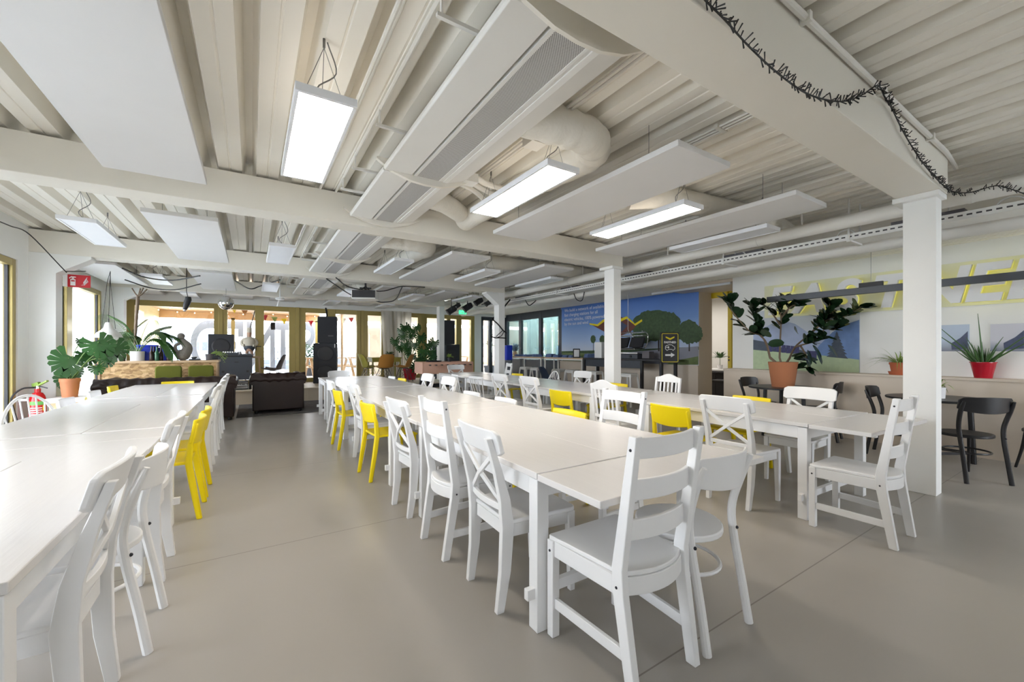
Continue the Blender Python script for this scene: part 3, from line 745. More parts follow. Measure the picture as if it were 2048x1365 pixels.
def cross_chair():
    t = thing('cross_back_chair', '', 'chair')
    mb = MB(); mb.prism(seat_poly(0.44, 0.40, 0.22, -0.20), 0.432, 0.455); build('seat', mb, CW, t, bevel=0.006)
    mb = MB()
    mb.box(-0.17, 0.17, 0.185, 0.205, 0.365, 0.432); mb.box(-0.15, 0.15, -0.20, -0.18, 0.365, 0.432)
    for s in (-1, 1): mb.bar((s*0.192, 0.19, 0.398), (s*0.175, -0.19, 0.398), 0.018, 0.066)
    build('seat_frame', mb, CW, t, bevel=0.002)
    for s in (-1, 1):
        mb = MB(); mb.post([(s*0.193, 0.20, 0, 0.030, 0.030), (s*0.193, 0.19, 0.432, 0.042, 0.042)]); build('leg', mb, CW, t, bevel=0.003)
    for s in (-1, 1):
        mb = MB(); mb.post([(s*0.170, -0.232, 0, 0.032, 0.040), (s*0.176, -0.205, 0.20, 0.034, 0.056), (s*0.182, -0.195, 0.42, 0.034, 0.068),
                            (s*0.184, -0.212, 0.56, 0.034, 0.056), (s*0.186, -0.255, 0.72, 0.034, 0.040), (s*0.186, -0.305, 0.87, 0.034, 0.028)])
        build('leg', mb, CW, t, bevel=0.003)
    mb = MB()
    for s in (-1, 1): mb.strip([(-s*0.172, -0.210, 0.53), (0, -0.255-0.004*s, 0.655), (s*0.172, -0.268, 0.785)], 0.024, 0.016, (0, 1, 0))
    build('back_cross', mb, CW, t, bevel=0.002)
    mb = MB(); mb.strip(rail_curve(0.35, -0.205, 0.022, 0.512), 0.02, 0.032); build('lower_rail', mb, CW, t, bevel=0.002)
    n = 16; rings = []
    for k in range(n+1):
        u = 2*k/n-1; x = 0.235*u; y = -0.258-0.035*(1-u*u); e = 1-max(0, abs(u)-0.86)/0.14; e = math.sqrt(max(0.05, 1-(1-e)**2))
        hh = 0.0625*(0.62+0.38*e); zc = 0.845+0.006*(1-u*u)
        lean = 0.28
        rings.append([V((x, y+0.012+lean*hh, zc-hh)), V((x, y+0.012-lean*hh, zc+hh)), V((x, y-0.012-lean*hh, zc+hh)), V((x, y-0.012+lean*hh, zc-hh))])
    mb = MB(); mb.loft(rings); build('backrest', mb, CW, t, bevel=0.006, smooth=50)
    return t
def ladder_chair():
    t = thing('ladder_back_chair', '', 'chair')
    mb = MB(); mb.prism(seat_poly(0.44, 0.36, 0.22, -0.185, 0.015, 0.05), 0.436, 0.455); build('seat', mb, CW, t, bevel=0.004)
    mb = MB(); mb.strip(rail_curve(0.36, -0.18, 0.05, 0.400), 0.02, 0.070); mb.box(-0.18, 0.18, 0.19, 0.21, 0.365, 0.435)
    for s in (-1, 1): mb.bar((s*0.205, 0.19, 0.400), (s*0.186, -0.17, 0.400), 0.02, 0.070)
    fr_ = build('seat_frame', mb, CW, t, bevel=0.002)
    for s in (-1, 1):
        mb = MB(); mb.box(s*0.205-0.02, s*0.205+0.02, 0.18, 0.22, 0, 0.436); build('leg', mb, CW, t, bevel=0.003)
    for s in (-1, 1):
        mb = MB(); mb.post([(s*0.178, -0.245, 0, 0.034, 0.045), (s*0.186, -0.185, 0.38, 0.034, 0.055), (s*0.188, -0.182, 0.47, 0.034, 0.052), (s*0.192, -0.262, 0.985, 0.034, 0.034)])
        build('leg', mb, CW, t, bevel=0.003)
    for z, y in ((0.935, -0.235), (0.775, -0.212), (0.615, -0.188)):
        mb = MB(); mb.strip(rail_curve(0.36, y-0.005, 0.035, z), 0.016, 0.078); build('back_slat', mb, CW, t, bevel=0.003)
    for s in (-1, 1):
        mb = MB(); mb.bar((s*0.205, 0.18, 0.155), (s*0.181, -0.215, 0.150), 0.018, 0.045); build('stretcher', mb, CW, t, bevel=0.002)
    mb = MB()
    for s in (-1, 1):
        for y, z in ((0.20, 0.39), (-0.18, 0.40), (-0.253, 0.935)):
            x = s*(0.2255 if y > 0 else 0.2025+0.006*(z > 0.5)); mb.sphere((x, y, z), 0.006, 8, 6)
    build('screw_cap', mb, M['screw'], fr_)
    return t
def bent_chair(name, m, seatm=None):
    t = thing(name, '', 'chair')
    pts = [(0.205*math.cos(a)*(1+0.03*math.cos(2*a)), 0.205*math.sin(a)+0.01) for a in [2*PI*k/28 for k in range(28)]]
    mb = MB(); mb.prism(pts, 0.425, 0.455); build('seat', mb, seatm or m, t, bevel=0.006)
    for s in (-1, 1):
        mb = MB(); mb.tube(smoothp([(s*0.195, 0.215, 0), (s*0.17, 0.175, 0.22), (s*0.15, 0.15, 0.43)], 4), [0.012+0.0006*k for k in range(9)], 10); build('leg', mb, m, t)
    for s in (-1, 1):
        pp = smoothp([(s*0.185, -0.245, 0), (s*0.182, -0.212, 0.20), (s*0.182, -0.172, 0.42), (s*0.19, -0.165, 0.55), (s*0.205, -0.205, 0.70), (s*0.205, -0.245, 0.80)], 4)
        mb = MB(); mb.tube(pp, [0.019]*(len(pp)-4)+[0.018, 0.017, 0.015, 0.012], 10); build('leg', mb, m, t)
    n = 16; rings = []
    for k in range(n+1):
        u = 2*k/n-1; x = 0.225*u; y = -0.19-0.075*(1-u*u)
        top = 0.842-0.012*u*u; bot = 0.68+0.028*u*u
        if abs(u) > 0.9: top -= 0.02; bot += 0.018
        rings.append([V((x, y+0.006, bot)), V((x, y-0.012, top)), V((x, y-0.023, top)), V((x, y-0.006, bot))])
    mb = MB(); mb.loft(rings); build('backrest', mb, m, t, bevel=0.004, smooth=50)
    mb = MB(); mb.tube([(0.165*math.cos(a), 0.175*math.sin(a)-0.01, 0.275) for a in [2*PI*k/28 for k in range(28)]], 0.009, 8, closed=True)
    build('stretcher', mb, m, t)
    mb = MB()
    for s in (-1, 1): build('screw_cap', MB().sphere((s*0.184, -0.190, 0.435), 0.008, 8, 6), M['screw'], kids(t)[0])
    return t
def bent_white(): return bent_chair('bentwood_chair', CW)
def bent_black(): return bent_chair('bentwood_chair', M['black_wood'])
def plastic_chair(m, name='plastic_chair'):
    t = thing(name, '', 'chair')
    mb = MB()
    def sf(u, v):
        x = 0.22*(2*u-1); y = -0.20+0.42*v; z = 0.452-0.016*(1-(2*u-1)**2)*math.sin(PI*min(1, v*1.1)); 
        if v > 0.88: z -= (v-0.88)*0.18
        return (x*(1-0.05*(1-v)), y, z)
    mb.grid(sf, 12, 10, 0.022); build('seat', mb, m, t, bevel=0.003, smooth=50)
    for s in (-1, 1):
        mb = MB(); mb.post([(s*0.205, 0.215, 0, 0.030, 0.030), (s*0.195, 0.185, 0.435, 0.040, 0.040)]); build('leg', mb, m, t, bevel=0.010)
    for s in (-1, 1):
        mb = MB(); mb.post([(s*0.205, -0.262, 0, 0.032, 0.036), (s*0.20, -0.215, 0.30, 0.036, 0.046), (s*0.197, -0.195, 0.44, 0.036, 0.046), (s*0.197, -0.205, 0.58, 0.032, 0.038), (s*0.20, -0.245, 0.735, 0.024, 0.028)])
        build('leg', mb, m, t, bevel=0.010)
    n = 14; rings = []
    for k in range(n+1):
        u = 2*k/n-1; x = 0.218*u; c = 1-u*u; yb = -0.205-0.035*c; yt = -0.235-0.045*c
        rings.append([V((x, yb+0.010, 0.585-0.02*c)), V((x, yt+0.012, 0.765)), V((x, yt-0.012, 0.765)), V((x, yb-0.012, 0.585-0.02*c))])
    mb = MB(); mb.loft(rings); build('backrest', mb, m, t, bevel=0.008, smooth=50)
    return t
def yellow_chair(): return plastic_chair(M['yellow'])
def white_plastic(): return plastic_chair(CW)
def hoop_chair():
    t = thing('hoop_back_chair', '', 'chair')
    mb = MB(); mb.prism([(0.215*math.cos(a), 0.20*math.sin(a)) for a in [2*PI*k/28 for k in range(28)]], 0.43, 0.46); build('seat', mb, CW, t, bevel=0.006)
    for sx, sy in ((-1, 1), (1, 1), (-1, -1), (1, -1)):
        mb = MB(); mb.tube([(sx*0.20, sy*0.20, 0), (sx*0.178, sy*0.172, 0.15), (sx*0.165, sy*0.16, 0.22), (sx*0.13, sy*0.13, 0.44)], [0.010, 0.017, 0.012, 0.016], 10); build('leg', mb, CW, t)
    mb = MB()
    for s in (-1, 1): mb.tube([(s*0.175, 0.165, 0.19), (s*0.175, -0.165, 0.19)], 0.009, 8)
    mb.tube([(-0.175, 0, 0.19), (0.175, 0, 0.19)], 0.009, 8); build('stretcher', mb, CW, t)
    hp = lambda a: V((0.205*math.cos(a), -0.15-0.10*math.sin(a), 0.45+0.42*math.sin(a)))
    mb = MB(); mb.tube([hp(PI*k/24) for k in range(25)], 0.013, 8, up=(0, 1, 0)); build('back_bow', mb, CW, t)
    mb = MB()
    for k in range(7):
        u = (k-3)/3.0; x = 0.165*u; a = math.acos(max(-1, min(1, x/0.205))); e = hp(a); mb.tube([(x*0.75, -0.155, 0.455), e], 0.006, 6)
    build('spindles', mb, CW, t)
    return t
def slat_chair():
    t = thing('slat_back_chair', '', 'chair')
    mb = MB(); mb.prism(seat_poly(0.43, 0.40, 0.21, -0.20, 0.03), 0.43, 0.455); build('seat', mb, CW, t, bevel=0.005)
    mb = MB(); mb.box(-0.17, 0.17, 0.18, 0.2, 0.37, 0.43); mb.box(-0.16, 0.16, -0.195, -0.175, 0.37, 0.43)
    for s in (-1, 1): mb.box(s*0.19-0.01, s*0.19+0.01, -0.17, 0.18, 0.37, 0.43); mb.box(s*0.188-0.008, s*0.188+0.008, -0.2, 0.18, 0.16, 0.19)
    build('seat_frame', mb, CW, t)
    for s in (-1, 1):
        mb = MB(); mb.box(s*0.19-0.018, s*0.19+0.018, 0.165, 0.201, 0, 0.43); build('leg', mb, CW, t, bevel=0.003)
    for s in (-1, 1):
        mb = MB(); mb.post([(s*0.188, -0.23, 0, 0.034, 0.036), (s*0.188, -0.19, 0.42, 0.034, 0.045), (s*0.19, -0.205, 0.6, 0.034, 0.036), (s*0.19, -0.25, 0.90, 0.034, 0.028)]); build('leg', mb, CW, t, bevel=0.003)
    n = 14; rings = []
    for k in range(n+1):
        u = 2*k/n-1; top = 0.905+0.05*math.cos(u*PI*0.5)**2; c = 1-u*u; y = -0.24-0.015*c
        rings.append([V((0.19*u, y+0.009, 0.835)), V((0.19*u, y-0.002, top)), V((0.19*u, y-0.02, top)), V((0.19*u, y-0.009, 0.835))])
    mb = MB(); mb.loft(rings); build('backrest', mb, CW, t, bevel=0.003, smooth=50)
    mb = MB(); mb.strip(rail_curve(0.36, -0.2, 0.012, 0.52), 0.018, 0.035); build('lower_rail', mb, CW, t, bevel=0.002)
    mb = MB()
    for k in range(5): x = (k-2)*0.064; mb.bar((x, -0.21, 0.53), (x, -0.255, 0.845), 0.026, 0.010, (0, 1, 0))
    build('back_slats', mb, CW, t, bevel=0.002)
    return t
def spindle_chair():
    t = thing('spindle_back_chair', '', 'chair')
    mb = MB(); mb.prism(seat_poly(0.41, 0.38, 0.20, -0.19, 0.06), 0.43, 0.452); build('seat', mb, CW, t, bevel=0.006)
    for sx, sy in ((-1, 1), (1, 1), (-1, -1), (1, -1)):
        mb = MB(); mb.tube([(sx*0.19, sy*0.20, 0), (sx*0.15, sy*0.155, 0.43)], [0.011, 0.016], 10); build('leg', mb, CW, t)
    mb = MB()
    for s in (-1, 1): mb.tube([(s*0.177, 0.185, 0.14), (s*0.177, -0.185, 0.14)], 0.009, 8); mb.tube([(s*0.170, 0.175, 0.24), (s*0.170, -0.175, 0.24)], 0.009, 8)
    mb.tube([(-0.168, -0.175, 0.25), (0.168, -0.175, 0.25)], 0.009, 8); build('stretcher', mb, CW, t)
    mb = MB(); mb.strip(rail_curve(0.43, -0.225, 0.05, 0.80), [0.014]*13, [0.03+0.018*(1-(2*k/12-1)**2) for k in range(13)]); build('backrest', mb, CW, t, bevel=0.005, smooth=50)
    mb = MB()
    for k in range(5): u = (k-2)/2; mb.tube([(u*0.15, -0.16, 0.45), (u*0.185, -0.235-0.04*(1-u*u), 0.79)], 0.0075 if abs(u) < 1 else 0.011, 8)
    build('spindles', mb, CW, t)
    return t

E_, W_, N_, S_ = R(-90), R(90), 0.0, PI     # facing +x, -x, +y, -y
gA = 'white chairs on the left of the middle row'
def ch(fn, x, y, rz, lab, grp, tw=0): place(fn, (x, y, 0), rz+R(tw), lab, grp)
# left side of the middle row (facing +x)
ch(cross_chair, 1.27, 1.90, E_, 'white cross-back chair nearest on the left side of the middle table row', gA, -2)
ch(ladder_chair, 1.25, 2.53, E_, 'white ladder-back chair on the middle row aisle side, behind the nearest cross-back chair', gA, 1)
ch(cross_chair, 1.25, 3.27, E_, 'white cross-back chair between the ladder-back chair and the nearer yellow aisle chair', gA, 3)
ch(yellow_chair, 1.23, 4.33, E_, 'nearer of the two yellow plastic chairs on the left of the middle row', 'yellow chairs at the middle row', 3)
ch(cross_chair, 1.28, 5.02, E_, 'white cross-back chair between the two yellow chairs on the left of the middle row', gA)
ch(yellow_chair, 1.20, 5.86, E_, 'farther yellow plastic chair on the left of the middle row', 'yellow chairs at the middle row', 2)
ch(bent_white, 1.25, 6.80, E_, 'white bentwood chair, farthest on the left of the middle row', gA)
ch(bent_white, 1.62, 9.42, S_, 'white bentwood chair at the far head of the middle row, before the black speakers', 'white chairs at the table heads')
# near head of the middle row
ch(ladder_chair, 1.365, 1.27, N_, 'large white ladder-back chair in the foreground at the head of the middle row', 'white chairs at the table heads', 0)
ch(bent_white, 1.80, 1.27, N_, 'white bentwood chair beside the large foreground ladder-back chair', 'white chairs at the table heads', 3)
# right side of the middle row (facing -x)
gB = 'white chairs on the right of the middle row'
ch(ladder_chair, 2.20, 2.22, W_, 'white ladder-back chair beside the yellow backrest, right side of the middle row', gB, 2)
ch(yellow_chair, 2.12, 2.76, W_, 'yellow plastic chair tucked in so only its back rises above the middle table', 'yellow chairs at the middle row', 0)
ch(white_plastic, 2.12, 3.83, W_, 'white plastic chair tucked in just beyond the yellow back at the middle table', gB)
ch(white_plastic, 2.12, 4.65, W_, 'white plastic chair, second of the low tucked white backs at the middle table', gB)
ch(cross_chair, 2.14, 5.48, W_, 'nearer white cross-back chair on the right side of the middle row', gB)
ch(cross_chair, 2.14, 6.33, W_, 'farther white cross-back chair on the right side of the middle row', gB)
ch(yellow_chair, 2.12, 7.50, W_, 'yellow plastic chair with low back at the far right of the middle row', 'yellow chairs at the middle row')
ch(white_plastic, 2.12, 8.15, W_, 'white plastic chair with low back at the far right end of the middle row', gB)
# left side of the right row (facing +x)
gC = 'white chairs on the left of the right row'
ch(cross_chair, 3.62, 1.93, E_, 'tall-looking white cross-back chair nearest on the left side of the right row', gC, 0)
ch(yellow_chair, 3.62, 2.50, E_, 'nearest yellow plastic chair on the left side of the right row', 'yellow chairs at the right row', 0)
ch(slat_chair, 3.68, 3.42, E_, 'white slat-back chair mostly hidden behind the ladder-back chair at the right row', gC)
ch(yellow_chair, 3.66, 4.20, E_, 'yellow plastic chair on the left side of the right row between two white backs', 'yellow chairs at the right row')
ch(cross_chair, 3.68, 4.90, E_, 'white cross-back chair just beyond the farther yellow chair of the right row', gC)
ch(cross_chair, 3.68, 5.74, E_, 'farther white cross-back chair on the left of the right row', gC)
ch(spindle_chair, 3.64, 6.62, E_, 'nearer white spindle-back chair beside the far end of the right row', gC, 10)
ch(spindle_chair, 3.60, 7.35, E_, 'farther white spindle-back chair beside the far end of the right row', gC, -8)
# right side of the right row (facing -x)
gD = 'white chairs on the right of the right row'
ch(cross_chair, 4.57, 1.90, W_, 'white cross-back chair facing the camera across the front right table', gD)
ch(yellow_chair, 4.55, 2.47, W_, 'yellow plastic chair behind the front right table, beside the black round table', 'yellow chairs at the right row', -4)
ch(slat_chair, 4.78, 3.73, W_, 'white slat-back chair with a curved crest, in front of the mural sign', gD)
ch(yellow_chair, 4.66, 4.58, W_, 'yellow plastic chair whose back shows at the foot of the middle column', 'yellow chairs at the right row')
ch(cross_chair, 4.82, 5.58, W_, 'white cross-back chair left of the middle column, facing the camera', gD)
ch(hoop_chair, 4.85, 6.40, W_, 'white hoop-back chair in front of the high bar tables', gD)
ch(yellow_chair, 4.78, 7.65, W_, 'yellow plastic chair partly hidden at the far right table', 'yellow chairs at the right row')
ch(ladder_chair, 4.92, 8.30, W_, 'white ladder-back chair farthest on the right of the right row', gD, -15)
ch(ladder_chair, 3.70, 1.15, N_, 'white ladder-back chair at the near head of the right row, beside the big column', 'white chairs at the table heads', 0)
ch(cross_chair, 4.45, 9.42, S_, 'white cross-back chair at the far head of the right row, before the foosball table', 'white chairs at the table heads', 0)
# right side of the left row (facing -x)
gE = 'white chairs on the right of the left row'
ch(cross_chair, -0.69, 2.02, W_, 'white cross-back chair cut by the bottom edge, nearest on the left row', gE, 0)
ch(bent_white, -0.62, 2.50, W_, 'white chair with a low bent backrest right behind the one cut by the bottom edge', gE)
ch(cross_chair, -0.66, 3.16, W_, 'white cross-back chair in front of the two yellow chairs of the left row', gE, 0)
ch(yellow_chair, -0.60, 4.14, W_, 'nearer yellow plastic chair on the aisle side of the left row', 'yellow chairs at the left row')
ch(yellow_chair, -0.60, 4.68, W_, 'farther yellow plastic chair on the aisle side of the left row', 'yellow chairs at the left row')
ch(cross_chair, -0.60, 5.55, W_, 'white cross-back chair just beyond the two yellow chairs of the left row', gE)
ch(cross_chair, -0.60, 6.35, W_, 'third white cross-back chair from the far end of the left row', gE)
ch(cross_chair, -0.62, 7.15, W_, 'second white cross-back chair from the far end of the left row', gE)
ch(cross_chair, -0.62, 7.95, W_, 'white cross-back chair at the far end of the left row, beside the sofa', gE)
# left side of the left row (facing +x)
ch(yellow_chair, -1.42, 4.42, E_, 'yellow plastic chair back at the left edge of the photo', 'yellow chairs at the left row')
ch(hoop_chair, -1.62, 5.50, E_, 'white hoop-back chair in front of the fire extinguisher', 'white chairs on the window side of the left row', -50)
ch(white_plastic, -1.48, 6.40, E_, 'white plastic chair back in front of the monstera pot', 'white chairs on the window side of the left row')
ch(white_plastic, -1.48, 7.35, E_, 'white plastic chair back beyond the monstera pot', 'white chairs on the window side of the left row')
ch(yellow_chair, -1.48, 8.20, E_, 'yellow plastic chair back at the far corner of the left row', 'yellow chairs at the left row')
ch(yellow_chair, -1.05, 8.62, S_, 'yellow plastic chair at the far head of the left row, against the sofa', 'yellow chairs at the left row')
# black bistro set
gK = 'black bentwood chairs by the right wall'
ch(bent_black, 6.15, 1.03, R(-42), 'black bentwood chair in front of the white planter table, right edge of the photo', gK)
ch(bent_black, 7.02, 0.55, R(20), 'black bentwood chair at the right edge whose seat shows behind the nearer black chair', gK)
ch(bent_black, 7.06, 3.46, R(174), 'black bentwood chair behind the ficus table, by the passage corner', gK)
ch(bent_black, 7.02, 2.64, R(12), 'black bentwood chair right of the ficus table, facing it', gK)
ch(bent_black, 6.68, 1.70, R(184), 'black bentwood chair seen from the side next to the big white column', gK)
def bistro_table():
    t = thing('bistro_table', '', 'table')
    mb = MB(); mb.lathe([(0.45, 0.715), (0.455, 0.72), (0.455, 0.735), (0.45, 0.74)], n=48); build('tabletop', mb, M['black_wood'], t)
    for k in range(3):
        a = 2*PI*k/3+0.5; mb = MB(); mb.tube([(0.30*math.cos(a), 0.30*math.sin(a), 0), (0.27*math.cos(a), 0.27*math.sin(a), 0.715)], 0.026, 12); build('leg', mb, M['black_wood'], t)
    mb = MB()
    for k in range(3):
        a = 2*PI*k/3+0.5; b = a+2*PI/3; mb.bar((0.29*math.cos(a), 0.29*math.sin(a), 0.12), (0.29*math.cos(b), 0.29*math.sin(b), 0.12), 0.02, 0.03)
    build('stretcher', mb, M['black_wood'], t); return t
place(bistro_table, (6.80, 3.02, 0), 0, 'round black table carrying the big ficus', 'round black tables')
place(bistro_table, (6.78, 1.36, 0), R(30), 'round black table right of the big column, carrying a small white pot', 'round black tables')

# ================================================================= shell chairs on the stage
def shell_chair(m, legm, name='shell_chair'):
    t = thing(name, '', 'chair')
    def f(u, v):
        s = 2*u-1
        if v < 0.55:
            q = v/0.55; y = 0.22-0.40*q; z = 0.455-0.03*math.sin(PI*q)+0.02*(1-q); w = 0.225; lift = 0.05*abs(s)**3
            return (w*s, y, z+lift)
        q = (v-0.55)/0.45; y = -0.18-0.03*math.sin(q*PI/2)-0.09*q*q; z = 0.455+0.385*(q**1.15); w = 0.225*(1-0.12*q**4); fwd = 0.07*abs(s)**2*(1-0.6*q)
        if q > 0.8: w *= 1-0.3*((q-0.8)/0.2)**2
        return (w*s, y+fwd, z+(0.05*abs(s)**3)*(1-q))
    mb = MB(); mb.grid(f, 14, 20, -0.008); build('shell', mb, m, t, smooth=70)
    ft = [(0.22, 0.22), (-0.22, 0.22), (-0.22, -0.22), (0.22, -0.22)]
    for x, y in ft:
        mb = MB(); mb.tube([(x, y, 0), (x*0.45, y*0.45, 0.42)], [0.010, 0.008], 8); build('leg', mb, legm, t)
    mb = MB()
    for k in range(4):
        a, b = ft[k], ft[(k+1) % 4]; mb.tube([(a[0]*0.9, a[1]*0.9, 0.08), (b[0]*0.5, b[1]*0.5, 0.38)], 0.004, 6); mb.tube([(b[0]*0.9, b[1]*0.9, 0.08), (a[0]*0.5, a[1]*0.5, 0.38)], 0.004, 6)
    mb.box(-0.11, 0.11, -0.11, 0.11, 0.41, 0.425)
    build('wire_brace', mb, legm, t); return t
def st(x, y): return (x, y, 0.33)
t = shell_chair(M['grey_plastic'], M['steel']); t.location = st(0.47, 12.4); t.rotation_euler = (0, 0, R(75)); t['label'] = 'grey shell chair on the stage between the stool and the speaker stack'
a = t
t = shell_chair(M['olive_plastic'], M['steel']); t.location = st(2.95, 12.55); t.rotation_euler = (0, 0, R(-80)); t['label'] = 'olive shell chair left of the yellow stage table'
def orange_chair(): return shell_chair(M['orange_plastic'], M['black'])
place(orange_chair, st(3.25, 12.05), R(8), 'orange shell chair seen from behind, left of the pair', 'orange shell chairs')
place(orange_chair, st(3.85, 12.1), R(55), 'orange shell chair turned sideways, right of the pair', 'orange shell chairs')
t = thing('side_table', 'small yellow-green table behind the orange shell chairs', 'table', st(3.45, 12.75))
build('tabletop', MB().box(-0.45, 0.45, -0.3, 0.3, 0.70, 0.74).box(-0.43, 0.43, -0.28, 0.28, 0.60, 0.70), M['olive_plastic'], t, bevel=0.004)
for sx, sy in ((-1,-1),(1,-1),(1,1),(-1,1)): build('leg', MB().box(sx*0.41-0.02, sx*0.41+0.02, sy*0.26-0.02, sy*0.26+0.02, 0, 0.6), M['olive_plastic'], t)

# ================================================================= sofas
def chesterfield(width, label, name, loc, rz):
    t = thing(name, label, 'sofa', loc, rz, 'brown leather chesterfield sofas')
    Lm = M['leather']; D = 0.92; w2 = width/2; ar = 0.115
    build('base', MB().box(-w2+0.06, w2-0.06, -D/2+0.05, D/2-0.03, 0.06, 0.30), Lm, t, bevel=0.02)
    build('back_panel', MB().box(-w2+0.05, w2-0.05, -D/2+0.03, -D/2+0.20, 0.06, 0.68), Lm, t, bevel=0.02)
    for s in (-1, 1): build('arm_panel', MB().box(s*(w2-0.05), s*(w2-0.22), -D/2+0.05, D/2, 0.06, 0.66), Lm, t, bevel=0.02)
    def dim(u, v, nu, nv):
        a = (u*nu) % 1.0; b = (v*nv); row = int(b); a = (u*nu+0.5*(row % 2)) % 1.0; b = b % 1.0
        return -0.030*math.exp(-(((a-0.5)*2.2)**2+((b-0.5)*2.2)**2)*3)+0.012*math.cos((a-0.5)*2*PI)*0
    # back roll, tufted
    def roll(x0, x1, yc, zc, r, axis, nt):
        nu, nv = int(28*abs(x1-x0)/0.9)+10, 20
        def f(u, v):
            ang = R(-70)+v*R(330); L_ = x0+(x1-x0)*u
            rr = r+dim(u, v, nt, 5)
            c, s = math.cos(ang)*rr, math.sin(ang)*rr
            if axis == 'x': return (L_, yc-c, zc+s)
            return (yc-c, L_, zc+s)
        return f, nu, nv
    nt = max(4, int(width/0.17))
    mb = MB(); f, nu, nv = roll(-w2+0.02, w2-0.02, -D/2+0.13, 0.70, 0.125, 'x', nt); mb.grid(f, nu, nv)
    build('back_roll', mb, Lm, t, smooth=75)
    for s in (-1, 1):
        mb = MB(); f, nu, nv = roll(-D/2+0.05, D/2+0.01, s*(w2-0.12), 0.68, 0.125, 'y', 5); mb.grid(f, nu, nv)
        disc = [(s*(w2-0.12)+0.122*math.cos(a), D/2+0.01, 0.68+0.122*math.sin(a)) for a in [2*PI*k/20 for k in range(20)]]
        mb.loft([disc, [(p[0], D/2+0.022, p[2]) for p in disc]])
        disc = [(s*(w2-0.12)+0.122*math.cos(a), -D/2+0.05, 0.68+0.122*math.sin(a)) for a in [2*PI*k/20 for k in range(20)]]
        mb.loft([[(p[0], -D/2+0.02, p[2]) for p in disc], disc])
        build('arm_roll', mb, Lm, t, smooth=75)
    n = 1 if width < 1.2 else 3
    for k in range(n):
        a = -w2+0.24+(width-0.48)*k/n; b = -w2+0.24+(width-0.48)*(k+1)/n
        build('seat_cushion', MB().box(a+0.005, b-0.005, -D/2+0.24, D/2-0.02, 0.30, 0.44), Lm, t, bevel=0.03)
    # inner tufted back
    mb = MB(); mb.grid(lambda u, v: (-w2+0.24+(width-0.48)*u, -D/2+0.22-0.03*v+0.5*dim(u, v, nt-1, 3), 0.44+0.26*v), 30, 10, 0.02); build('back_cushion', mb, Lm, t, smooth=75)
    for sx in (-1, 1):
        for sy in (-1, 1): build('leg', MB().lathe([(0.025, 0), (0.035, 0.03), (0.03, 0.07)], (sx*(w2-0.12), sy*(D/2-0.10), 0), 12), M['black_wood'], t)
    return t
chesterfield(1.02, 'brown leather chesterfield armchair seen from behind, at the end of the aisle', 'chesterfield_armchair', (0.47, 10.05, 0.009), 0)
chesterfield(1.95, 'long brown leather chesterfield sofa with its back to the left table row', 'chesterfield_sofa', (-1.20, 9.55, 0), 0)

tag(build('rug', MB().box(-0.25, 2.3, 9.35, 11.5, 0.001, 0.009), M['rug'], smooth=0), 'worn grey patterned rug under the chesterfield armchair', 'rug')
# ================================================================= plants
def leaf(mb, p, d, up, L, W, droop=0.2, fold=0.15, n=6, prof=None):
    """single blade: p base, d direction, up normal"""
    d = V(d).normalized(); up = V(up); s = d.cross(up)
    if s.length < 1e-3: s = V((1,0,0))
    s.normalize(); u = s.cross(d).normalized(); p = V(p); vs = []; fs = []
    for k in range(n+1):
        t = k/n; w = (prof(t) if prof else math.sin(PI*min(1, t*0.93+0.05))**0.75)*W/2
        c = p+d*L*t-V((0,0,1))*droop*L*t*t
        vs += [c-s*w+u*fold*w, c, c+s*w+u*fold*w]
    for k in range(n):
        a = 3*k; fs += [(a, a+1, a+4, a+3), (a+1, a+2, a+5, a+4)]
    return mb.add(vs, fs)
def monstera_leaf(mb, c, nrm, tip, S, gap=0.86):
    """heart shaped blade with slits; nrm = facing, tip = pointing direction"""
    n = V(nrm).normalized(); t = (V(tip)-n*V(tip).dot(n)).normalized(); s = t.cross(n).normalized(); c = V(c)
    def pt(x, y): return c+s*x*S+t*y*S-n*(0.22*S*(x*x+0.5*y*y))
    for sg in (-1, 1):
        lobes = 6
        for k in range(lobes):
            a0 = R(-62+k*(152/lobes)); a1 = R(-62+(k+gap)*(152/lobes))
            def out(a, f=1.0):
                rr = 0.5*(1.05-0.16*math.sin(a)+(0.22 if a > R(60) else 0))*f
                return (sg*math.cos(a)*rr*1.0, 0.02+math.sin(a)*rr*1.05)
            by0 = -0.18+0.62*k/lobes; by1 = -0.18+0.62*(k+1)/lobes
            m0 = out(a0, 0.42); m1 = out(R(-62+(k+1)*(152/lobes)), 0.42)
            P0 = pt(0, by0); P1 = pt(0, by1); Q0 = pt(*m0); Q1 = pt(*m1)
            R0 = pt(*out(a0, 0.95)); R1 = pt(*out(a1, 1.0)); Rm = pt(*out((a0+a1)/2, 1.06))
            vs = [P0, P1, Q1, Q0, R0, Rm, R1]
            fs = [(0, 3, 2, 1), (3, 4, 5, 6, 2)] if sg > 0 else [(0, 1, 2, 3), (3, 2, 6, 5, 4)]
            mb.add(vs, fs)
    return mb
def pot(t, m, r0, r1, h, rim=True, name='pot'):
    pr = [(r0, 0), (r1, h)] if not rim else [(r0, 0), (r1*0.97, h*0.82), (r1*1.04, h*0.82), (r1*1.04, h)]
    pr += [(pr[-1][0]-0.012, h), (r1-0.02, h*0.9), (0.001, h*0.9)]
    p_ = build(name, MB().lathe(pr, n=32), m, t, smooth=40)
    build('soil', MB().lathe([(0.001, h*0.9), (r1-0.018, h*0.9), (r1-0.02, h*0.93), (0.001, h*0.935)], n=20), M['soil'], p_)

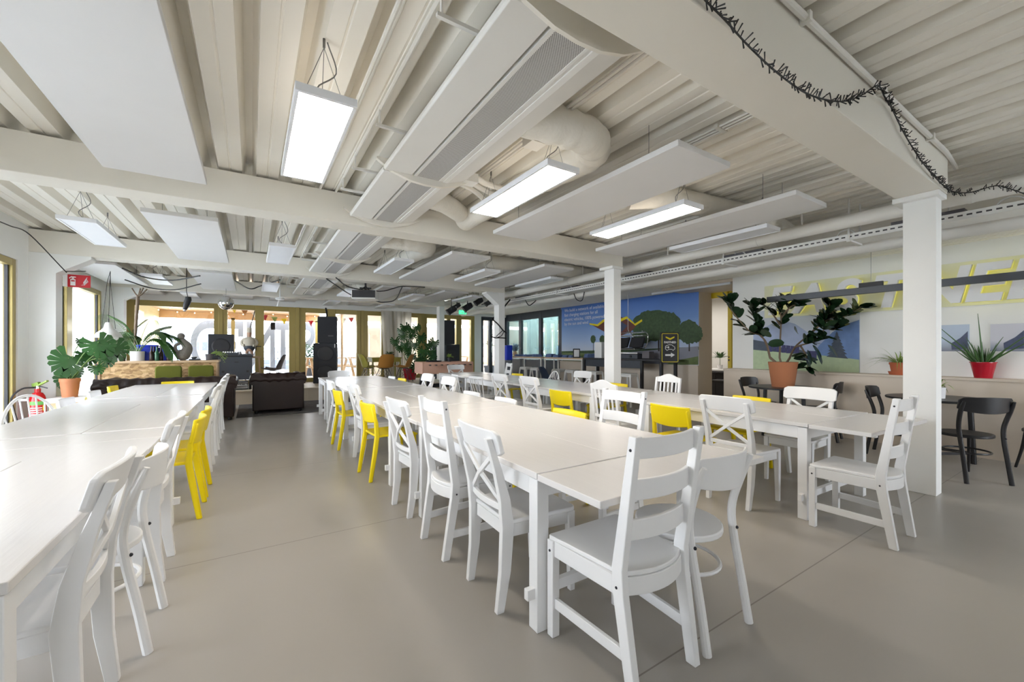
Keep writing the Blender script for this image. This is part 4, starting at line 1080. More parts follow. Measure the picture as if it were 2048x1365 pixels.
# --- big monstera at the left window, standing on a plinth
def rel(o, p): return V(p)-o
base = V((-2.20, 8.35, 0.62))
t = thing('monstera_plant', 'monstera in a terracotta pot in front of the left window', 'plant', base)
pot(t, M['terracotta'], 0.080, 0.106, 0.27)
sm = MB(); lm = MB(); D0 = 5.9
spec = [(137,722,0.36,(0.35,-1,0.15),(-0.35,0,-1)), (134,757,0.25,(0.3,-1,0.2),(-0.2,0,-1)), (176,712,0.22,(0.4,-1,0.2),(0.5,0,-1)), (198,690,0.33,(0.2,-1,0.4),(0.5,0,-1)),
        (230,698,0.30,(0.5,-1,0.2),(0.2,0,-1)), (194,736,0.17,(0.1,-1,0.3),(0.3,0,-1)), (163,684,0.12,(0.8,-0.6,0.1),(0.4,0,-1)), (214,718,0.20,(0.4,-1,0.1),(0.2,0,-1)), (152,745,0.15,(0.3,-1,0.1),(0.1,0,-1))]
for i, (px, py, S, nr, tp) in enumerate(spec):
    c = rel(base, at_d(px, py, D0+(i % 3-1)*0.12)); monstera_leaf(lm, c, nr, tp, S*1.05)
    a = V((0.03*(i % 3-1), 0.02*(i % 2), 0.24)); sm.tube(smoothp([a, (a+c)/2+V((0,0,0.12)), c+V((0,0,S*0.12))], 5), 0.006, 6)
build('stems', sm, M['stem_green'], t); build('foliage', lm, M['leaf_mon'], t, smooth=80)
t = thing('plinth', 'white topped plinth under the terracotta monstera pot', 'plinth', (base.x, base.y, 0))
build('top', MB().box(-0.20, 0.20, -0.20, 0.20, 0.56, 0.62), M['wall'], t, bevel=0.004); build('body', MB().box(-0.16, 0.16, -0.16, 0.16, 0, 0.56), M['wood'], t, bevel=0.003)
# --- palm in a white pot on the OSB bar
CY = 10.55
def frond(lm, sm, p0, p1, lift, nl=26, L=0.34, W=0.036, side=1.0):
    mid = (V(p0)+V(p1))/2+V((0,0,lift)); pts = bez(p0, mid+V((0,0,lift*0.5)), p1, nl); sm.tube(pts, [0.006-0.00015*k for k in range(nl+1)], 6)
    for k in range(nl//4, nl+1):
        d = (pts[min(nl,k+1)]-pts[k-1]).normalized(); s = d.cross(V((0,0,1))); 
        if s.length < 0.05: s = V((1,0,0))
        s.normalize(); ll = L*(1-0.5*abs((k-nl*0.62)/(nl*0.38)))
        for sg in (-1, 1): leaf(lm, pts[k], d*0.75+s*sg*0.85, (0,0,1), ll, W, droop=0.55, fold=0.2, n=4)
bp = at_y(275, 720, CY); bp.z = 1.085
t = thing('palm_plant', 'tall arching palm in a wide white pot on the chipboard bar', 'plant', bp)
pot(t, M['pot_white'], 0.105, 0.108, 0.185, rim=False)
lm = MB(); sm = MB()
for px, py, lift, dd in ((212,630,0.20,-0.3),(238,672,0.35,0.2),(372,690,0.45,-0.1),(345,652,0.20,0.3),(250,700,0.5,-0.3),(330,672,0.35,-0.5),(345,706,0.45,-0.45),(300,640,0.12,0.2),(235,690,0.3,0.4)):
    p1 = at_d(px, py, 8.5+dd)-bp; frond(lm, sm, (0.02*(lift*5-1), 0, 0.17), p1, lift*0.8)
build('stems', sm, M['stem_green'], t); build('foliage', lm, M['leaf'], t, smooth=80)
# --- hanging dry branch next to it
mb = MB(); a = at_d(270, 690, 8.1); b = at_d(276, 594, 8.0)
mb.tube(smoothp([a, at_d(272, 650, 8.1), b], 5), [0.022]*4+[0.027]*7, 8)
for px, py in ((264,577),(281,577),(294,579),(287,576)): mb.tube(smoothp([b, (b+at_d(px, py, 8.0))/2+V((0,0,-0.01)), at_d(px, py, 8.0)], 4), 0.012, 6)
tag(build('dry_branch', mb, M['stem']), 'dark dry branch hanging upside down over the chipboard bar', 'branch')
# --- monstera near the curtain, on the stage
base = V((4.35, 13.0, 0.33))
t = thing('monstera_plant', 'large bushy monstera in front of the white curtain', 'plant', base)
pot(t, M['pot_red'], 0.17, 0.22, 0.36)
sm = MB(); lm = MB(); r1 = random.Random(5)
for i, (px, py) in enumerate(((812,655),(834,655),(790,683),(806,673),(800,695),(822,672),(842,675),(858,690),(868,686),(830,690),(815,700),(845,703),(860,705),(804,662),(826,662),(838,720),(852,722),(866,713),(822,712),(832,735),(845,738),(812,690))):
    c = at_d(px, py, 12.8+r1.uniform(-0.4, 0.3))-base; S = r1.uniform(0.27, 0.36)
    monstera_leaf(lm, c, (r1.uniform(-0.5,0.3), -1, r1.uniform(0,0.5)), (r1.uniform(-0.6,0.6), 0, -1), S, 0.74)
    sm.tube(smoothp([V((0.03*(i % 3-1), 0, 0.33)), c*0.55+V((0,0,0.2)), c], 4), 0.008, 5)
build('stems', sm, M['stem_green'], t); build('foliage', lm, M['leaf_mon'], t, smooth=80)

# --- the big ficus on the black table
base = V((6.80, 3.02, 0.74)); DT = 6.2
t = thing('ficus_plant', 'wide rubber fig in a big terracotta pot on the round black table', 'plant', base)
pot(t, M['terracotta'], 0.145, 0.195, 0.375, rim=False)
wm = MB(); lm = MB(); r2 = random.Random(11)
Wp = lambda px, py, dd=0: at_d(px, py, min(DT+dd, 7.36/ray(px)[0]))-base
branches = [([(1541,722),(1535,695),(1522,672),(1498,662),(1462,620),(1458,603)],-0.15), ([(1541,722),(1532,685),(1518,668),(1510,640),(1503,612)],0.1),
            ([(1559,722),(1560,690),(1562,640),(1560,612),(1572,600)],0.0), ([(1560,650),(1545,628),(1527,608)],0.2), ([(1562,636),(1580,615),(1592,610)],-0.2),
            ([(1577,722),(1590,695),(1618,670),(1640,648),(1665,636),(1690,632),(1722,616)],0.15), ([(1618,670),(1640,650),(1655,625),(1660,612)],-0.1),
            ([(1590,695),(1605,690),(1635,680),(1650,655)],-0.25), ([(1640,650),(1665,660),(1680,650)],0.3), ([(1600,690),(1612,712),(1615,735)],-0.2)]
def ell(tt): return math.sqrt(max(0, 1-(2*tt-1)**2))**0.9*(1.0 if tt < 0.9 else 0.8)
for pts, dd in branches:
    P = smoothp([Wp(px, py, dd*k/len(pts)) for k, (px, py) in enumerate(pts)], 5)
    if pts[0][1] == 722: P[0].z = 0.33; P[0] = V((max(-.12,min(.12,P[0].x)), 0, 0.33))
    wm.tube(P, [0.015-0.010*k/len(P) for k in range(len(P))], 8)
    n = len(P)
    for k in range(int(n*0.42), n):
        for q in range(2 if k < n-1 else 5):
            d = (P[min(n-1, k+1)]-P[k-1]).normalized(); ang = r2.uniform(0, 2*PI)
            side = V((math.cos(ang), math.sin(ang)*0.8, r2.uniform(-0.2, 0.9)))
            dr = d*0.5+side*(0.9 if k < n-1 else 0.7)
            leaf(lm, P[k], dr, (r2.uniform(-0.6,0.6), -0.6, 1), r2.uniform(0.14, 0.23), r2.uniform(0.08, 0.115), droop=r2.uniform(0.0, 0.25), fold=0.10, n=8, prof=ell)
for px, py, a in ((1536,690,(0.2,-0.3,0.1)),(1520,665,(0.9,-0.3,-0.1)),(1615,700,(0,-0.2,-1)),(1595,665,(-1,-0.2,0.3)),(1625,690,(0.1,-0.5,-0.9)),(1655,690,(0.3,-0.4,-0.7)),(1640,672,(0.1,-0.8,-0.2)),(1615,665,(0.1,-0.7,-0.3)),(1632,700,(0.2,-0.3,-1)),(1612,720,(0.4,-0.2,-1))):
    leaf(lm, Wp(px, py, -0.2), a, (0, -1, 0.4), 0.21, 0.12, droop=0.1, n=8, prof=ell)
lm.v = [(min(x, 7.66-base.x), y, z) for x, y, z in lm.v]
build('branches', wm, M['stem'], t); build('foliage', lm, M['leaf_dark'], t, smooth=80)

def rosette(mb, n, L, W, lift, r, droop=0.7, seed=1, z=0.0, lmin=0.6):
    q = random.Random(seed)
    for k in range(n):
        a = q.uniform(0, 2*PI); e = q.uniform(*lift)
        leaf(mb, (r*math.cos(a)*0.4, r*math.sin(a)*0.4, z), (math.cos(a)*math.cos(e), math.sin(a)*math.cos(e), math.sin(e)), (0,0,1), L*q.uniform(lmin,1), W, droop=droop*q.uniform(0.5,1.2), fold=0.5, n=7, prof=lambda t: (1-t**2.2)*0.9+0.05)
# spider plant on the ledge
p = at_x(1797, 745, 7.50)
t = thing('spider_plant', 'spider plant in a small terracotta pot on the wall ledge beside the column', 'plant', (7.52, p.y, 0.955))
pot(t, M['terracotta2'], 0.075, 0.10, 0.17); build('saucer', MB().lathe([(0.10, 0), (0.115, 0.045), (0.108, 0.045), (0.09, 0.01), (0.001, 0.01)], n=28), M['terracotta2'], t)
mb = MB(); rosette(mb, 44, 0.46, 0.016, (0.5, 1.35), 0.06, 0.75, 3, 0.15); mb.v = [(min(x, 0.14), y, z) for x, y, z in mb.v]; build('foliage', mb, M['leaf_light'], t, smooth=80)
# red pot with cylindrical snake plant
p = at_x(1966, 750, 7.52)
t = thing('snake_plant', 'spiky snake plant in a red pot on the wall ledge', 'plant', (7.53, p.y, 0.955))
build('pot', MB().lathe([(0.075, 0), (0.108, 0.185), (0.116, 0.187), (0.116, 0.196), (0.10, 0.196), (0.094, 0.17), (0.001, 0.17)], n=32), M['pot_red'], t)
build('soil', MB().lathe([(0.001, 0.168), (0.096, 0.168), (0.096, 0.175), (0.001, 0.176)], n=20), M['soil'], t)
mb = MB(); q = random.Random(9)
for dy, dz, L in ((0.06,1,0.62),(0.95,0.95,0.62),(0.75,1.0,0.62),(-0.75,0.8,0.62),(-0.95,0.75,0.6),(-0.45,1,0.36),(0.4,1,0.36)):
    d = V((q.uniform(-0.15,0.05), dy, dz)).normalized(); P = bez((0, 0.03*dy, 0.17), V((0, 0.03*dy, 0.17))+d*L*0.5+V((0,0,0.03)), V((0, 0.03*dy, 0.17))+d*L, 8)
    mb.tube(P, [0.011-0.0011*k for k in range(9)], 8)
for k in range(34):
    a = q.uniform(0, 2*PI); e = q.uniform(0.7, 1.35); L = q.uniform(0.18, 0.33); d = V((math.cos(a)*math.cos(e)*0.6, math.sin(a)*math.cos(e), math.sin(e)))
    b = V((0.05*math.cos(a), 0.06*math.sin(a), 0.165)); mb.tube([b, b+d*L*0.5, b+d*L], [0.009, 0.007, 0.001], 6)
mb.v = [(min(x, 0.13), y, z) for x, y, z in mb.v]
build('foliage', mb, M['leaf'], t, smooth=60)
# small white pot on the second black table
t = thing('spider_plant', 'young spider plant in a small white pot on the round black table by the column', 'plant', (6.72, 1.34, 0.74))
pot(t, M['pot_white'], 0.056, 0.064, 0.125, rim=False)
mb = MB(); rosette(mb, 13, 0.40, 0.020, (0.45, 1.3), 0.04, 0.9, 8, 0.11, 0.45)
leaf(mb, (0,0,0.11), (-0.05, 0.25, 1), (0,0,1), 0.33, 0.03, droop=0.05, fold=0.5, n=7, prof=lambda t: (1-t**2.2)*0.9+0.05); leaf(mb, (0,0,0.11), (0.05, -0.1, 1), (0,0,1), 0.2, 0.03, droop=0.0, fold=0.5, n=7, prof=lambda t: (1-t**2.2)*0.9+0.05)
build('foliage', mb, M['leaf_light'], t, smooth=80)

# ================================================================= pictures and signs on the right
def flat(poly, x, m, name, parent):
    """print layer on a wall x = const; poly in (y, z); 1.5 mm thick"""
    mb = MB(); mb.prism(poly, x-0.0012, x, lambda a, b, c: (c, a, b)); return build(name, mb, m, parent, smooth=0)
Y = lambda px, x=XM: at_x(px, 700, x).y
t = thing('wall_mural', 'large mural print of a solar canopy, trees and blue sky', 'mural', (0, 0, 0))
ya, yb = Y(1398)+0.005, 10.31
M['sky_print'] = ramp_mat('print_sky', [(0.0, s2l(215,220,232)), (0.3, s2l(165,190,228)), (0.6, s2l(115,152,212)), (1.0, s2l(78,120,198))], 'Z', 1.15, 2.65, 0.5, 1.0, 0.02)
M['tree_print'] = mat('print_trees', s2l(62,84,52), 0.6, var=0.75, vscale=14)
M['grass_print'] = mat('print_grass', s2l(112,130,82), 0.6, var=0.3, vscale=20)
M['road_print'] = mat('print_road', s2l(150,152,165), 0.6, var=0.08)
M['trunk_print'] = mat('print_trunk', s2l(60,50,45), 0.6)
M['yel_print'] = mat('print_yellow', s2l(235,215,20), 0.5)
M['brown_print'] = mat('print_brown', s2l(110,60,50), 0.5, var=0.3)
M['grid_print'] = mat('print_grid', s2l(70,80,110), 0.5, var=0.4, vscale=30)
build('print', MB().box(XM-0.006, XM, ya, yb, 0.95, 2.655), M['sky_print'], t, smooth=0)
x1 = XM-0.0062; q = random.Random(2)
def yz(px, py): p = at_x(px, py, XM); return (p.y, p.z)
def poly(pts): return [yz(*p) for p in pts]
def blob(cx, cy, rx, ry, n=34, rough=0.10, seed=1):
    qq = random.Random(seed); return [(cx+rx*math.cos(a)*(1+qq.uniform(-rough, rough)), cy+ry*math.sin(a)*(1+qq.uniform(-rough, rough))) for a in [2*PI*k/n for k in range(n)]]
flat(poly([(1398,700),(1123,709),(1123,703),(1250,700),(1398,694)]), x1, M['tree_print'], 'print_hedge', t)
flat(poly([(1397,693),(1397,730),(1125,728),(1125,712),(1243,706)]), x1-0.0013, M['road_print'], 'print_road', t)
flat(poly([(1397,713),(1397,730),(1330,730),(1350,722)]), x1-0.0026, M['grass_print'], 'print_grass', t)
flat(poly([(1243,708),(1243,730),(1125,728),(1125,706)]), x1-0.0026, M['grass_print'], 'print_grass', t)
trees = [(1312,652,46,31,1),(1300,642,24,20,2),(1335,648,27,24,3),(1378,664,22,24,4),(1392,668,14,18,5),(1287,668,20,20,6),(1187,679,5,8,7),(1206,680,6,9,8)]
for k, (cx, cy, rx, ry, sd) in enumerate(trees):
    flat([yz(*p) for p in blob(cx, cy, rx, ry, 40, 0.09, sd)], x1-0.0039-0.0013*k, M['tree_print'], 'print_tree', t)
for cx, w, y0 in ((1318,3,665),(1379,2.5,675),(1187,0.8,685),(1206,0.8,685)):
    flat(poly([(cx-w/2,y0),(cx+w/2,y0),(cx+w/2,703),(cx-w/2,703)]), x1-0.0027, M['trunk_print'], 'print_trunk', t)
x2 = x1-0.016
flat(poly([(1180,648),(1195,651),(1209,640),(1235,630),(1255,640),(1273,652),(1284,640),(1262,665),(1243,672),(1210,664)]), x2, M['brown_print'], 'print_canopy_underside', t)
flat(poly([(1209,646),(1235,638),(1256,652),(1245,664),(1215,660)]), x2-0.0013, M['grid_print'], 'print_solar_panels', t)
flat(poly([(1180,647),(1196,649),(1207,640),(1224,633),(1238,640),(1255,633),(1271,648),(1285,639),(1286,643),(1272,652),(1255,638),(1238,646),(1224,638),(1208,645),(1197,653),(1181,650)]), x2-0.0026, M['yel_print'], 'print_canopy_edge', t)
tx = [('We build a network of available', 622.5), ('fast charging stations for all', 631.5), ('electric vehicles, 100% powered', 640.5), ('by the sun and wind', 649)]
for s, py in tx:
    p = at_x(1129, py, x1-0.004); o = text('print_lettering', s, 0.135, M['white'], t, (x1-0.005, p.y, p.z), (R(90), 0, R(-90)), extrude=0.001, align='LEFT', space=1.0)

# mountain picture
XP = XR-0.001
t = thing('wall_picture', 'large mountain meadow picture with a dark spruce behind the ficus', 'picture')
yz2 = lambda px, py: (lambda p: (p.y, p.z))(at_x(px, py, XP))
yl, yr = yz2(1507, 700)[0], yz2(1720, 700)[0]; zt = 1.99
M['p_cloud'] = mat('print_cloud', s2l(200,206,216), 0.6, var=0.12, vscale=3)
M['p_mtn'] = mat('print_mountain', s2l(165,178,208), 0.6, var=0.3, vscale=5)
M['p_mtn2'] = mat('print_mountain_dark', s2l(110,140,192), 0.6, var=0.3, vscale=8)
M['p_spruce'] = mat('print_spruce', s2l(72,82,98), 0.6, var=0.4, vscale=20)
M['p_meadow'] = mat('print_meadow', s2l(178,196,160), 0.6, var=0.18, vscale=14)
M['p_people'] = mat('print_crowd', s2l(60,60,110), 0.6, var=0.9, vscale=40)
build('print', MB().box(XP-0.005, XP, yr, yl, 0.957, zt), M['p_cloud'], t, smooth=0)
def P2(pts, k, m, nm): 
    f = [yz2(*p) for p in pts]; f = [(max(yr, min(yl, a)), max(0.957, min(zt, b))) for a, b in f]; flat(f, XP-0.0052-0.0013*k, m, nm, t)
P2([(1507,665),(1530,655),(1560,640),(1590,648),(1620,668),(1640,655),(1660,660),(1660,705),(1507,705)], 0, M['p_mtn'], 'print_mountain')
P2([(1620,715),(1640,690),(1665,665),(1690,650),(1719,640),(1719,722),(1640,720)], 1, M['p_mtn2'], 'print_mountain')
P2([(1507,680),(1530,684),(1560,695),(1600,700),(1640,712),(1507,715)], 2, M['p_spruce'], 'print_forest')
P2([(1507,700),(1560,705),(1640,711),(1690,716),(1719,720),(1719,760),(1507,760)], 3, M['p_meadow'], 'print_meadow')
sp = [(1674,663)]
for k in range(1, 8): sp += [(1674+3*k, 663+6.5*k), (1674+2.2*k, 663+6.5*k+1)]
sp += [(1697,718),(1653,714)]
for k in range(7, 0, -1): sp += [(1674-2.0*k, 663+6.5*k+1), (1674-2.8*k, 663+6.5*k)]
P2(sp, 4, M['p_spruce'], 'print_spruce')
for px, py, w in ((1542,694,3),(1550,692,3),(1558,694,4),(1568,696,4),(1577,697,4),(1586,698,4),(1595,698,4),(1626,708,8)):
    P2([(px-w,py-6),(px+w,py-5),(px+w,py+10),(px-w,py+10)], 5, M['p_people'], 'print_people')
# two small photographs
for (a, b, za, zb, l, m1, m2) in ((1881,1939,651,703,'small photograph of a solar roof, between the column and the red pot', s2l(180,195,215), s2l(110,115,130)), (1981,2052,649,703,'small pale photograph at the right edge behind the snake plant', s2l(205,205,215), s2l(120,130,150))):
    t = thing('wall_picture', l, 'picture')
    y0, z0 = yz2(b, zb); y1_, z1 = yz2(a, za); z0 = min(z0, yz2(a, zb)[1])
    build('print', MB().box(XP-0.005, XP, y0, y1_, z0, z1), ramp_mat('print_photo', [(0, m2), (0.35, m1), (1, m1)], 'Z', z0, z1, 0.4, 3, 0.2), t, smooth=0)
    w = y1_-y0; h = z1-z0
    flat([(y0+w*0.05, z0+h*0.1), (y0+w*0.6, z0+h*0.05), (y0+w*0.62, z0+h*0.3), (y0+w*0.3, z0+h*0.5), (y0+w*0.05, z0+h*0.75)], XP-0.0055, M['grid_print'], 'print_roof', t)

# 3-D letters on the wall
t = thing('wall_letters', 'large white three dimensional letters FASTNED with yellow backs on the right wall', 'sign')
LY = [('F',1561),('A',1624),('S',1694),('T',1780)]
ys_ = [yz2(p, 600)[0] for _, p in LY]; 
ys_ += [yz2(1888, 600)[0]+0.04, yz2(1968, 600)[0], yz2(2075, 600)[0]]
for (s, yy) in zip('FASTNED', ys_):
    o = text('letter', s, 0.62, M['white'], t, (XR-0.14, yy, 2.10), (R(90), 0, R(-90)), extrude=0.035, offset=0.020, shear=0.22)
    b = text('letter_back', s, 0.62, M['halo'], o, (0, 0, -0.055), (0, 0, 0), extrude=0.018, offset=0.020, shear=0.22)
build('backing_board', MB().box(XR-0.02, XR, yz2(2140,600)[0], yz2(1530,600)[0], 1.86, 2.42), mat('glow_yellow_board', (0.76,0.76,0.56), 0.6), t, smooth=0)  # the letters' yellow glow is put into the board colour
# linear bar lamp in front of it
t = thing('bar_lamp', 'long dark grey bar lamp hanging across the wall letters', 'lamp')
a = at_x(1535, 597, 6.72); b = at_x(2140, 552, 6.72); a.z = b.z = 2.07
build('bar', MB().bar(a, b, 0.06, 0.085), M['anthracite'], t, bevel=0.003)
c = at_x(1742, 577, 6.72); build('bracket', MB().box(6.70, 6.74, c.y-0.12, c.y+0.12, 2.11, 2.17), M['black'], t)
mb = MB()
for y in (c.y, 0.3): mb.tube([(6.72, y, 2.17), (6.72, y, 2.66)], 0.003, 6)
build('hanging_wire', mb, M['wire'], t)

# black arrow sign board
cpos = at_d(1340, 696, 8.75)
t = thing('sign_board', 'black charging sign with a car, arrow and yellow border, leaning by a dark post', 'sign', cpos, -R(30))
build('board', MB().box(-0.20, 0.20, 0, 0.05, -0.33, 0.33), M['black'], t, bevel=0.006)
def ring_poly(w, h, r, tck):
    mb = MB(); o = rrect(w, h, r); i = rrect(w-2*tck, h-2*tck, max(0.005, r-tck)); n = len(o)
    vs = [(x, -0.0005, z) for x, z in o]+[(x, -0.0005, z) for x, z in i]+[(x, -0.003, z) for x, z in o]+[(x, -0.003, z) for x, z in i]
    fs = []
    for k in range(n):
        j = (k+1) % n; fs += [(2*n+k, 2*n+j, 3*n+j, 3*n+k), (k, j, 2*n+j, 2*n+k), (n+j, n+k, 3*n+k, 3*n+j)]
    return mb.add(vs, fs)
build('border', ring_poly(0.36, 0.62, 0.03, 0.012), M['yel_print'], t, smooth=0)
fp = lambda x, z, y: (x, y, z)
build('emblem', MB().prism([(-0.095,0.245),(0,0.205),(0.095,0.245),(0.095,0.215),(0.0,0.165),(-0.095,0.215)], -0.004, -0.001, fp), M['yel_print'], t, smooth=0)
text('lettering', 'FASTNED', 0.062, M['white'], t, (0, -0.003, 0.115), (R(90), 0, 0), extrude=0.0015, offset=0.002)
mb = MB(); car = [(-0.10,-0.03),(-0.10,0.02),(-0.085,0.045),(-0.05,0.055),(-0.02,0.065),(0.04,0.06),(0.075,0.03),(0.10,0.02),(0.105,-0.03),(0.085,-0.035),(0.075,-0.055),(0.055,-0.055),(0.045,-0.035),(-0.04,-0.035),(-0.05,-0.055),(-0.075,-0.055),(-0.085,-0.035)]
mb.tube([(x, -0.004, z) for x, z in car], 0.006, 6, closed=True, up=(0,1,0)); mb.tube([(-0.1,-0.004,0.01),(-0.05,-0.004,0.01)], 0.006, 6, up=(0,1,0)); mb.prism([(-0.05,-0.01),(-0.02,-0.01),(-0.02,0.03),(-0.05,0.03)], -0.005, -0.001, fp)
build('car_symbol', mb, M['white'], t)
build('arrow', MB().prism([(-0.105,-0.175),(0.02,-0.175),(0.02,-0.205),(0.105,-0.155),(0.02,-0.105),(0.02,-0.138),(-0.105,-0.138)][::-1], -0.004, -0.001, fp), M['white'], t, smooth=0)

# high bar tables with folded clothes
def bar_table():
    t = thing('high_bar_table', '', 'table')
    build('tabletop', MB().box(-0.28, 0.28, 0, 1.75, 1.035, 1.07), M['wood'], t, bevel=0.003)
    for x in (-0.26, 0.26):
        for y in (0.03, 1.72): build('leg', MB().box(x-0.018, x+0.018, y-0.018, y+0.018, 0, 1.0), M['metal_white'], t)
    mb = MB(); 
    for x in (-0.26, 0.26): mb.box(x-0.018, x+0.018, 0.012, 1.738, 1.0, 1.035)
    for y in (0.03, 1.72): mb.box(-0.242, 0.242, y-0.018, y+0.018, 1.0, 1.035); mb.box(-0.242, 0.242, y-0.01, y+0.01, 0.2, 0.22)
    build('frame', mb, M['metal_white'], t); return t
yA = at_x(1165, 700, 7.65).y; yB_ = at_x(1084, 700, 7.65).y
place(bar_table, (7.93, yA, 0), 0, 'white framed high bar table piled with folded denim, nearer one', 'high bar tables')
place(bar_table, (7.93, yB_+0.05, 0), 0, 'white framed high bar table next to the blue bin, farther one', 'high bar tables')
q = random.Random(4)
def cloth_pile():
    t = MB(); n = 12
    for k in range(3):
        z0 = 0.028*k; w = 0.15-0.012*k; l = 0.11-0.008*k
        t.grid(lambda u, v: ((2*u-1)*w, (2*v-1)*l, z0+0.026+0.008*math.sin(9*u+k)*math.sin(7*v)), 8, 8, 0.024)
    return t
cp = [(1040,'first folded denim pile at the blue end of the bar tables'), (1057,'second folded denim pile from the blue bin'), (1075,'folded denim pile at the joint of the two bar tables'), (1103,'tallest folded denim pile on the nearer bar table'), (1118,'folded denim pile beside the small framed notice, far side'), (1137,'folded denim pile left of the small framed notice'), (1150,'folded denim pile touching the small framed notice'), (1182,'dark bag-like folded cloth at the near end of the bar tables')]
ob = None
for i, (px, l) in enumerate(cp):
    p = at_x(px, 700, 7.85); z = 1.07
    if px > 1170: z = 1.085
    if ob is None: ob = build('folded_clothes', cloth_pile(), M['denim'], smooth=60); o = ob
    else: o = ob.copy(); C.objects.link(o)
    o.location = (7.83, p.y, z); o.rotation_euler = (0, 0, q.uniform(-0.4, 0.4)); o.scale = (1, 1, q.uniform(0.8, 1.3)); tag(o, l, 'clothes', 'folded denim clothes')
p = at_x(1165, 700, 7.85)
t = thing('framed_notice', 'small black framed notice standing on the bar table', 'picture frame', (7.72, p.y+0.1, 1.07), -R(25))
build('frame', MB().box(-0.10, 0.10, 0, 0.02, 0, 0.26), M['black'], t); build('sheet', MB().box(-0.075, 0.075, -0.002, 0, 0.03, 0.23), M['white'], t)
# dark counter with box, grill
t = thing('bar_counter', 'dark counter with square black posts in front of the mural', 'counter', (0, 0, 0))
yc0, yc1 = at_x(1322, 700, 7.6).y, yA-0.05
build('top', MB().box(7.62, 8.2, yc0, yc1, 1.04, 1.085), M['black'], t, bevel=0.004)
for y, x in ((yc0+0.03, 7.65), (yc0+0.03, 8.15), (at_x(1281,700,7.6).y, 7.65), (yc1-0.03, 7.65), (yc1-0.03, 8.15)): build('leg', MB().box(x-0.03, x+0.03, y-0.03, y+0.03, 0, 1.04), M['black'], t)
build('side_panel', MB().box(7.66, 7.69, at_x(1281,700,7.6).y, yc1, 0.86, 1.04), M['anthracite'], t)
y_ = at_x(1202, 700, 7.8).y
tag(build('carton', MB().box(7.7, 8.0, y_-0.12, y_+0.14, 1.085, 1.50), M['white'], bevel=0.004), 'tall white carton on the dark counter left of the middle column', 'box')
g0, g1 = at_x(1277, 700, 7.7).y, at_x(1215, 700, 7.7).y
t = thing('grill_console', 'steel grill console with round knobs on the dark counter', 'grill', (0, 0, 0))
build('body', MB().box(7.66, 8.1, g0, g1, 1.085, 1.20), M['anthracite'], t, bevel=0.01); build('top', MB().box(7.63, 8.12, g0-0.02, g1+0.02, 1.20, 1.24), M['steel'], t, bevel=0.006)
for k in range(3): build('knob', MB().lathe([(0.028, 0), (0.028, 0.03), (0.001, 0.032)], n=16).xf(Matrix.Translation((7.66, g0+0.2+k*0.35, 1.14)) @ Matrix.Rotation(-PI/2, 4, 'Y')), M['black'], t)
# chair lift seat hanging by a cable
c1 = at_x(1268, 690, 7.75); t = thing('chairlift_seat', 'black double chairlift seat with chrome hoops hanging in front of the mural', 'seat', (7.8, c1.y, 0))
for k, dy in enumerate((0.0, 0.46)):
    build('backrest', MB().grid(lambda u, v: (0.03+0.10*v, dy-0.20+0.40*u, 1.36+0.24*v-0.015*math.sin(PI*u)), 8, 6, 0.04), M['black'], t, smooth=60)
    build('seat_pad', MB().grid(lambda u, v: (0.02-0.32*v, dy-0.20+0.40*u, 1.345-0.02*math.sin(PI*v)), 8, 6, 0.03), M['black'], t, smooth=60)
for dy in (-0.24, 0.22, 0.70):
    mb = MB(); mb.tube(smoothp([(-0.32, dy, 1.31), (-0.05, dy, 1.31), (0.10, dy, 1.40), (0.16, dy, 1.62), (0.08, dy, 1.72), (-0.05, dy, 1.74)], 5), 0.012, 8); build('hoop', mb, M['chrome'], t)
mb = MB(); mb.tube([(0.15, -0.24, 1.64), (0.15, 0.70, 1.64)], 0.012, 8); mb.tube([(-0.31, -0.24, 1.31), (-0.31, 0.70, 1.31)], 0.014, 8); mb.tube([(0.08, -0.24, 1.72), (0.08, 0.70, 1.72)], 0.012, 8); build('crossbar', mb, M['chrome'], t)
mb = MB(); mb.tube([(0.1, 0.23, 1.64), (0.0, 0.23, 1.8), (0.0, 0.23, 2.66)], 0.006, 8); build('cable', mb, M['metal_white'], t)
mb = MB(); mb.box(-0.12, 0.05, -0.5, -0.3, 1.10, 1.26); tag(build('wire_basket', mb.xf(Matrix.Translation((7.8, c1.y, 0))), M['grey_plastic']), 'small dark wire basket right of the chairlift seat', 'basket')
# stools
def stool():
    t = thing('metal_stool', '', 'stool')
    build('seat', MB().prism(rrect(0.30, 0.30, 0.05), 0.73, 0.755), M['metal_white'], t, bevel=0.006)
    for sx, sy in ((-1,-1),(1,-1),(1,1),(-1,1)): build('leg', MB().bar((sx*0.20, sy*0.20, 0), (sx*0.13, sy*0.13, 0.73), 0.045, 0.02), M['metal_white'], t)
    for z, r, w, h in ((0.22, 0.18, 0.015, 0.02), (0.70, 0.135, 0.01, 0.05)):
        mb = MB()
        for a, b in (((-1,-1),(1,-1)),((1,-1),(1,1)),((1,1),(-1,1)),((-1,1),(-1,-1))): mb.bar((a[0]*r, a[1]*r, z), (b[0]*r, b[1]*r, z), w, h)
        build('brace', mb, M['metal_white'], t)
    return t
for px, l in ((1052,'white metal stool farthest under the bar tables'),(1074,'second white metal stool under the farther bar table'),(1118,'white metal stool behind the hoop-backed chair'),(1145,'white metal stool under the nearer bar table, mid'),(1190,'white metal stool left of the middle column'),(1258,'worn white metal stool right of the middle column')):
    a, b = ray(px); x = 7.35; place(stool, (x, x/a*b, 0), R(5), l, 'white metal bar stools')
t = shell_chair(M['navy'], M['steel'], 'shell_chair'); a, b = ray(1100); t.location = (6.95, 6.95/a*b, 0); t.rotation_euler = (0, 0, R(-100)); t['label'] = 'dark navy shell chair in front of the bar tables'
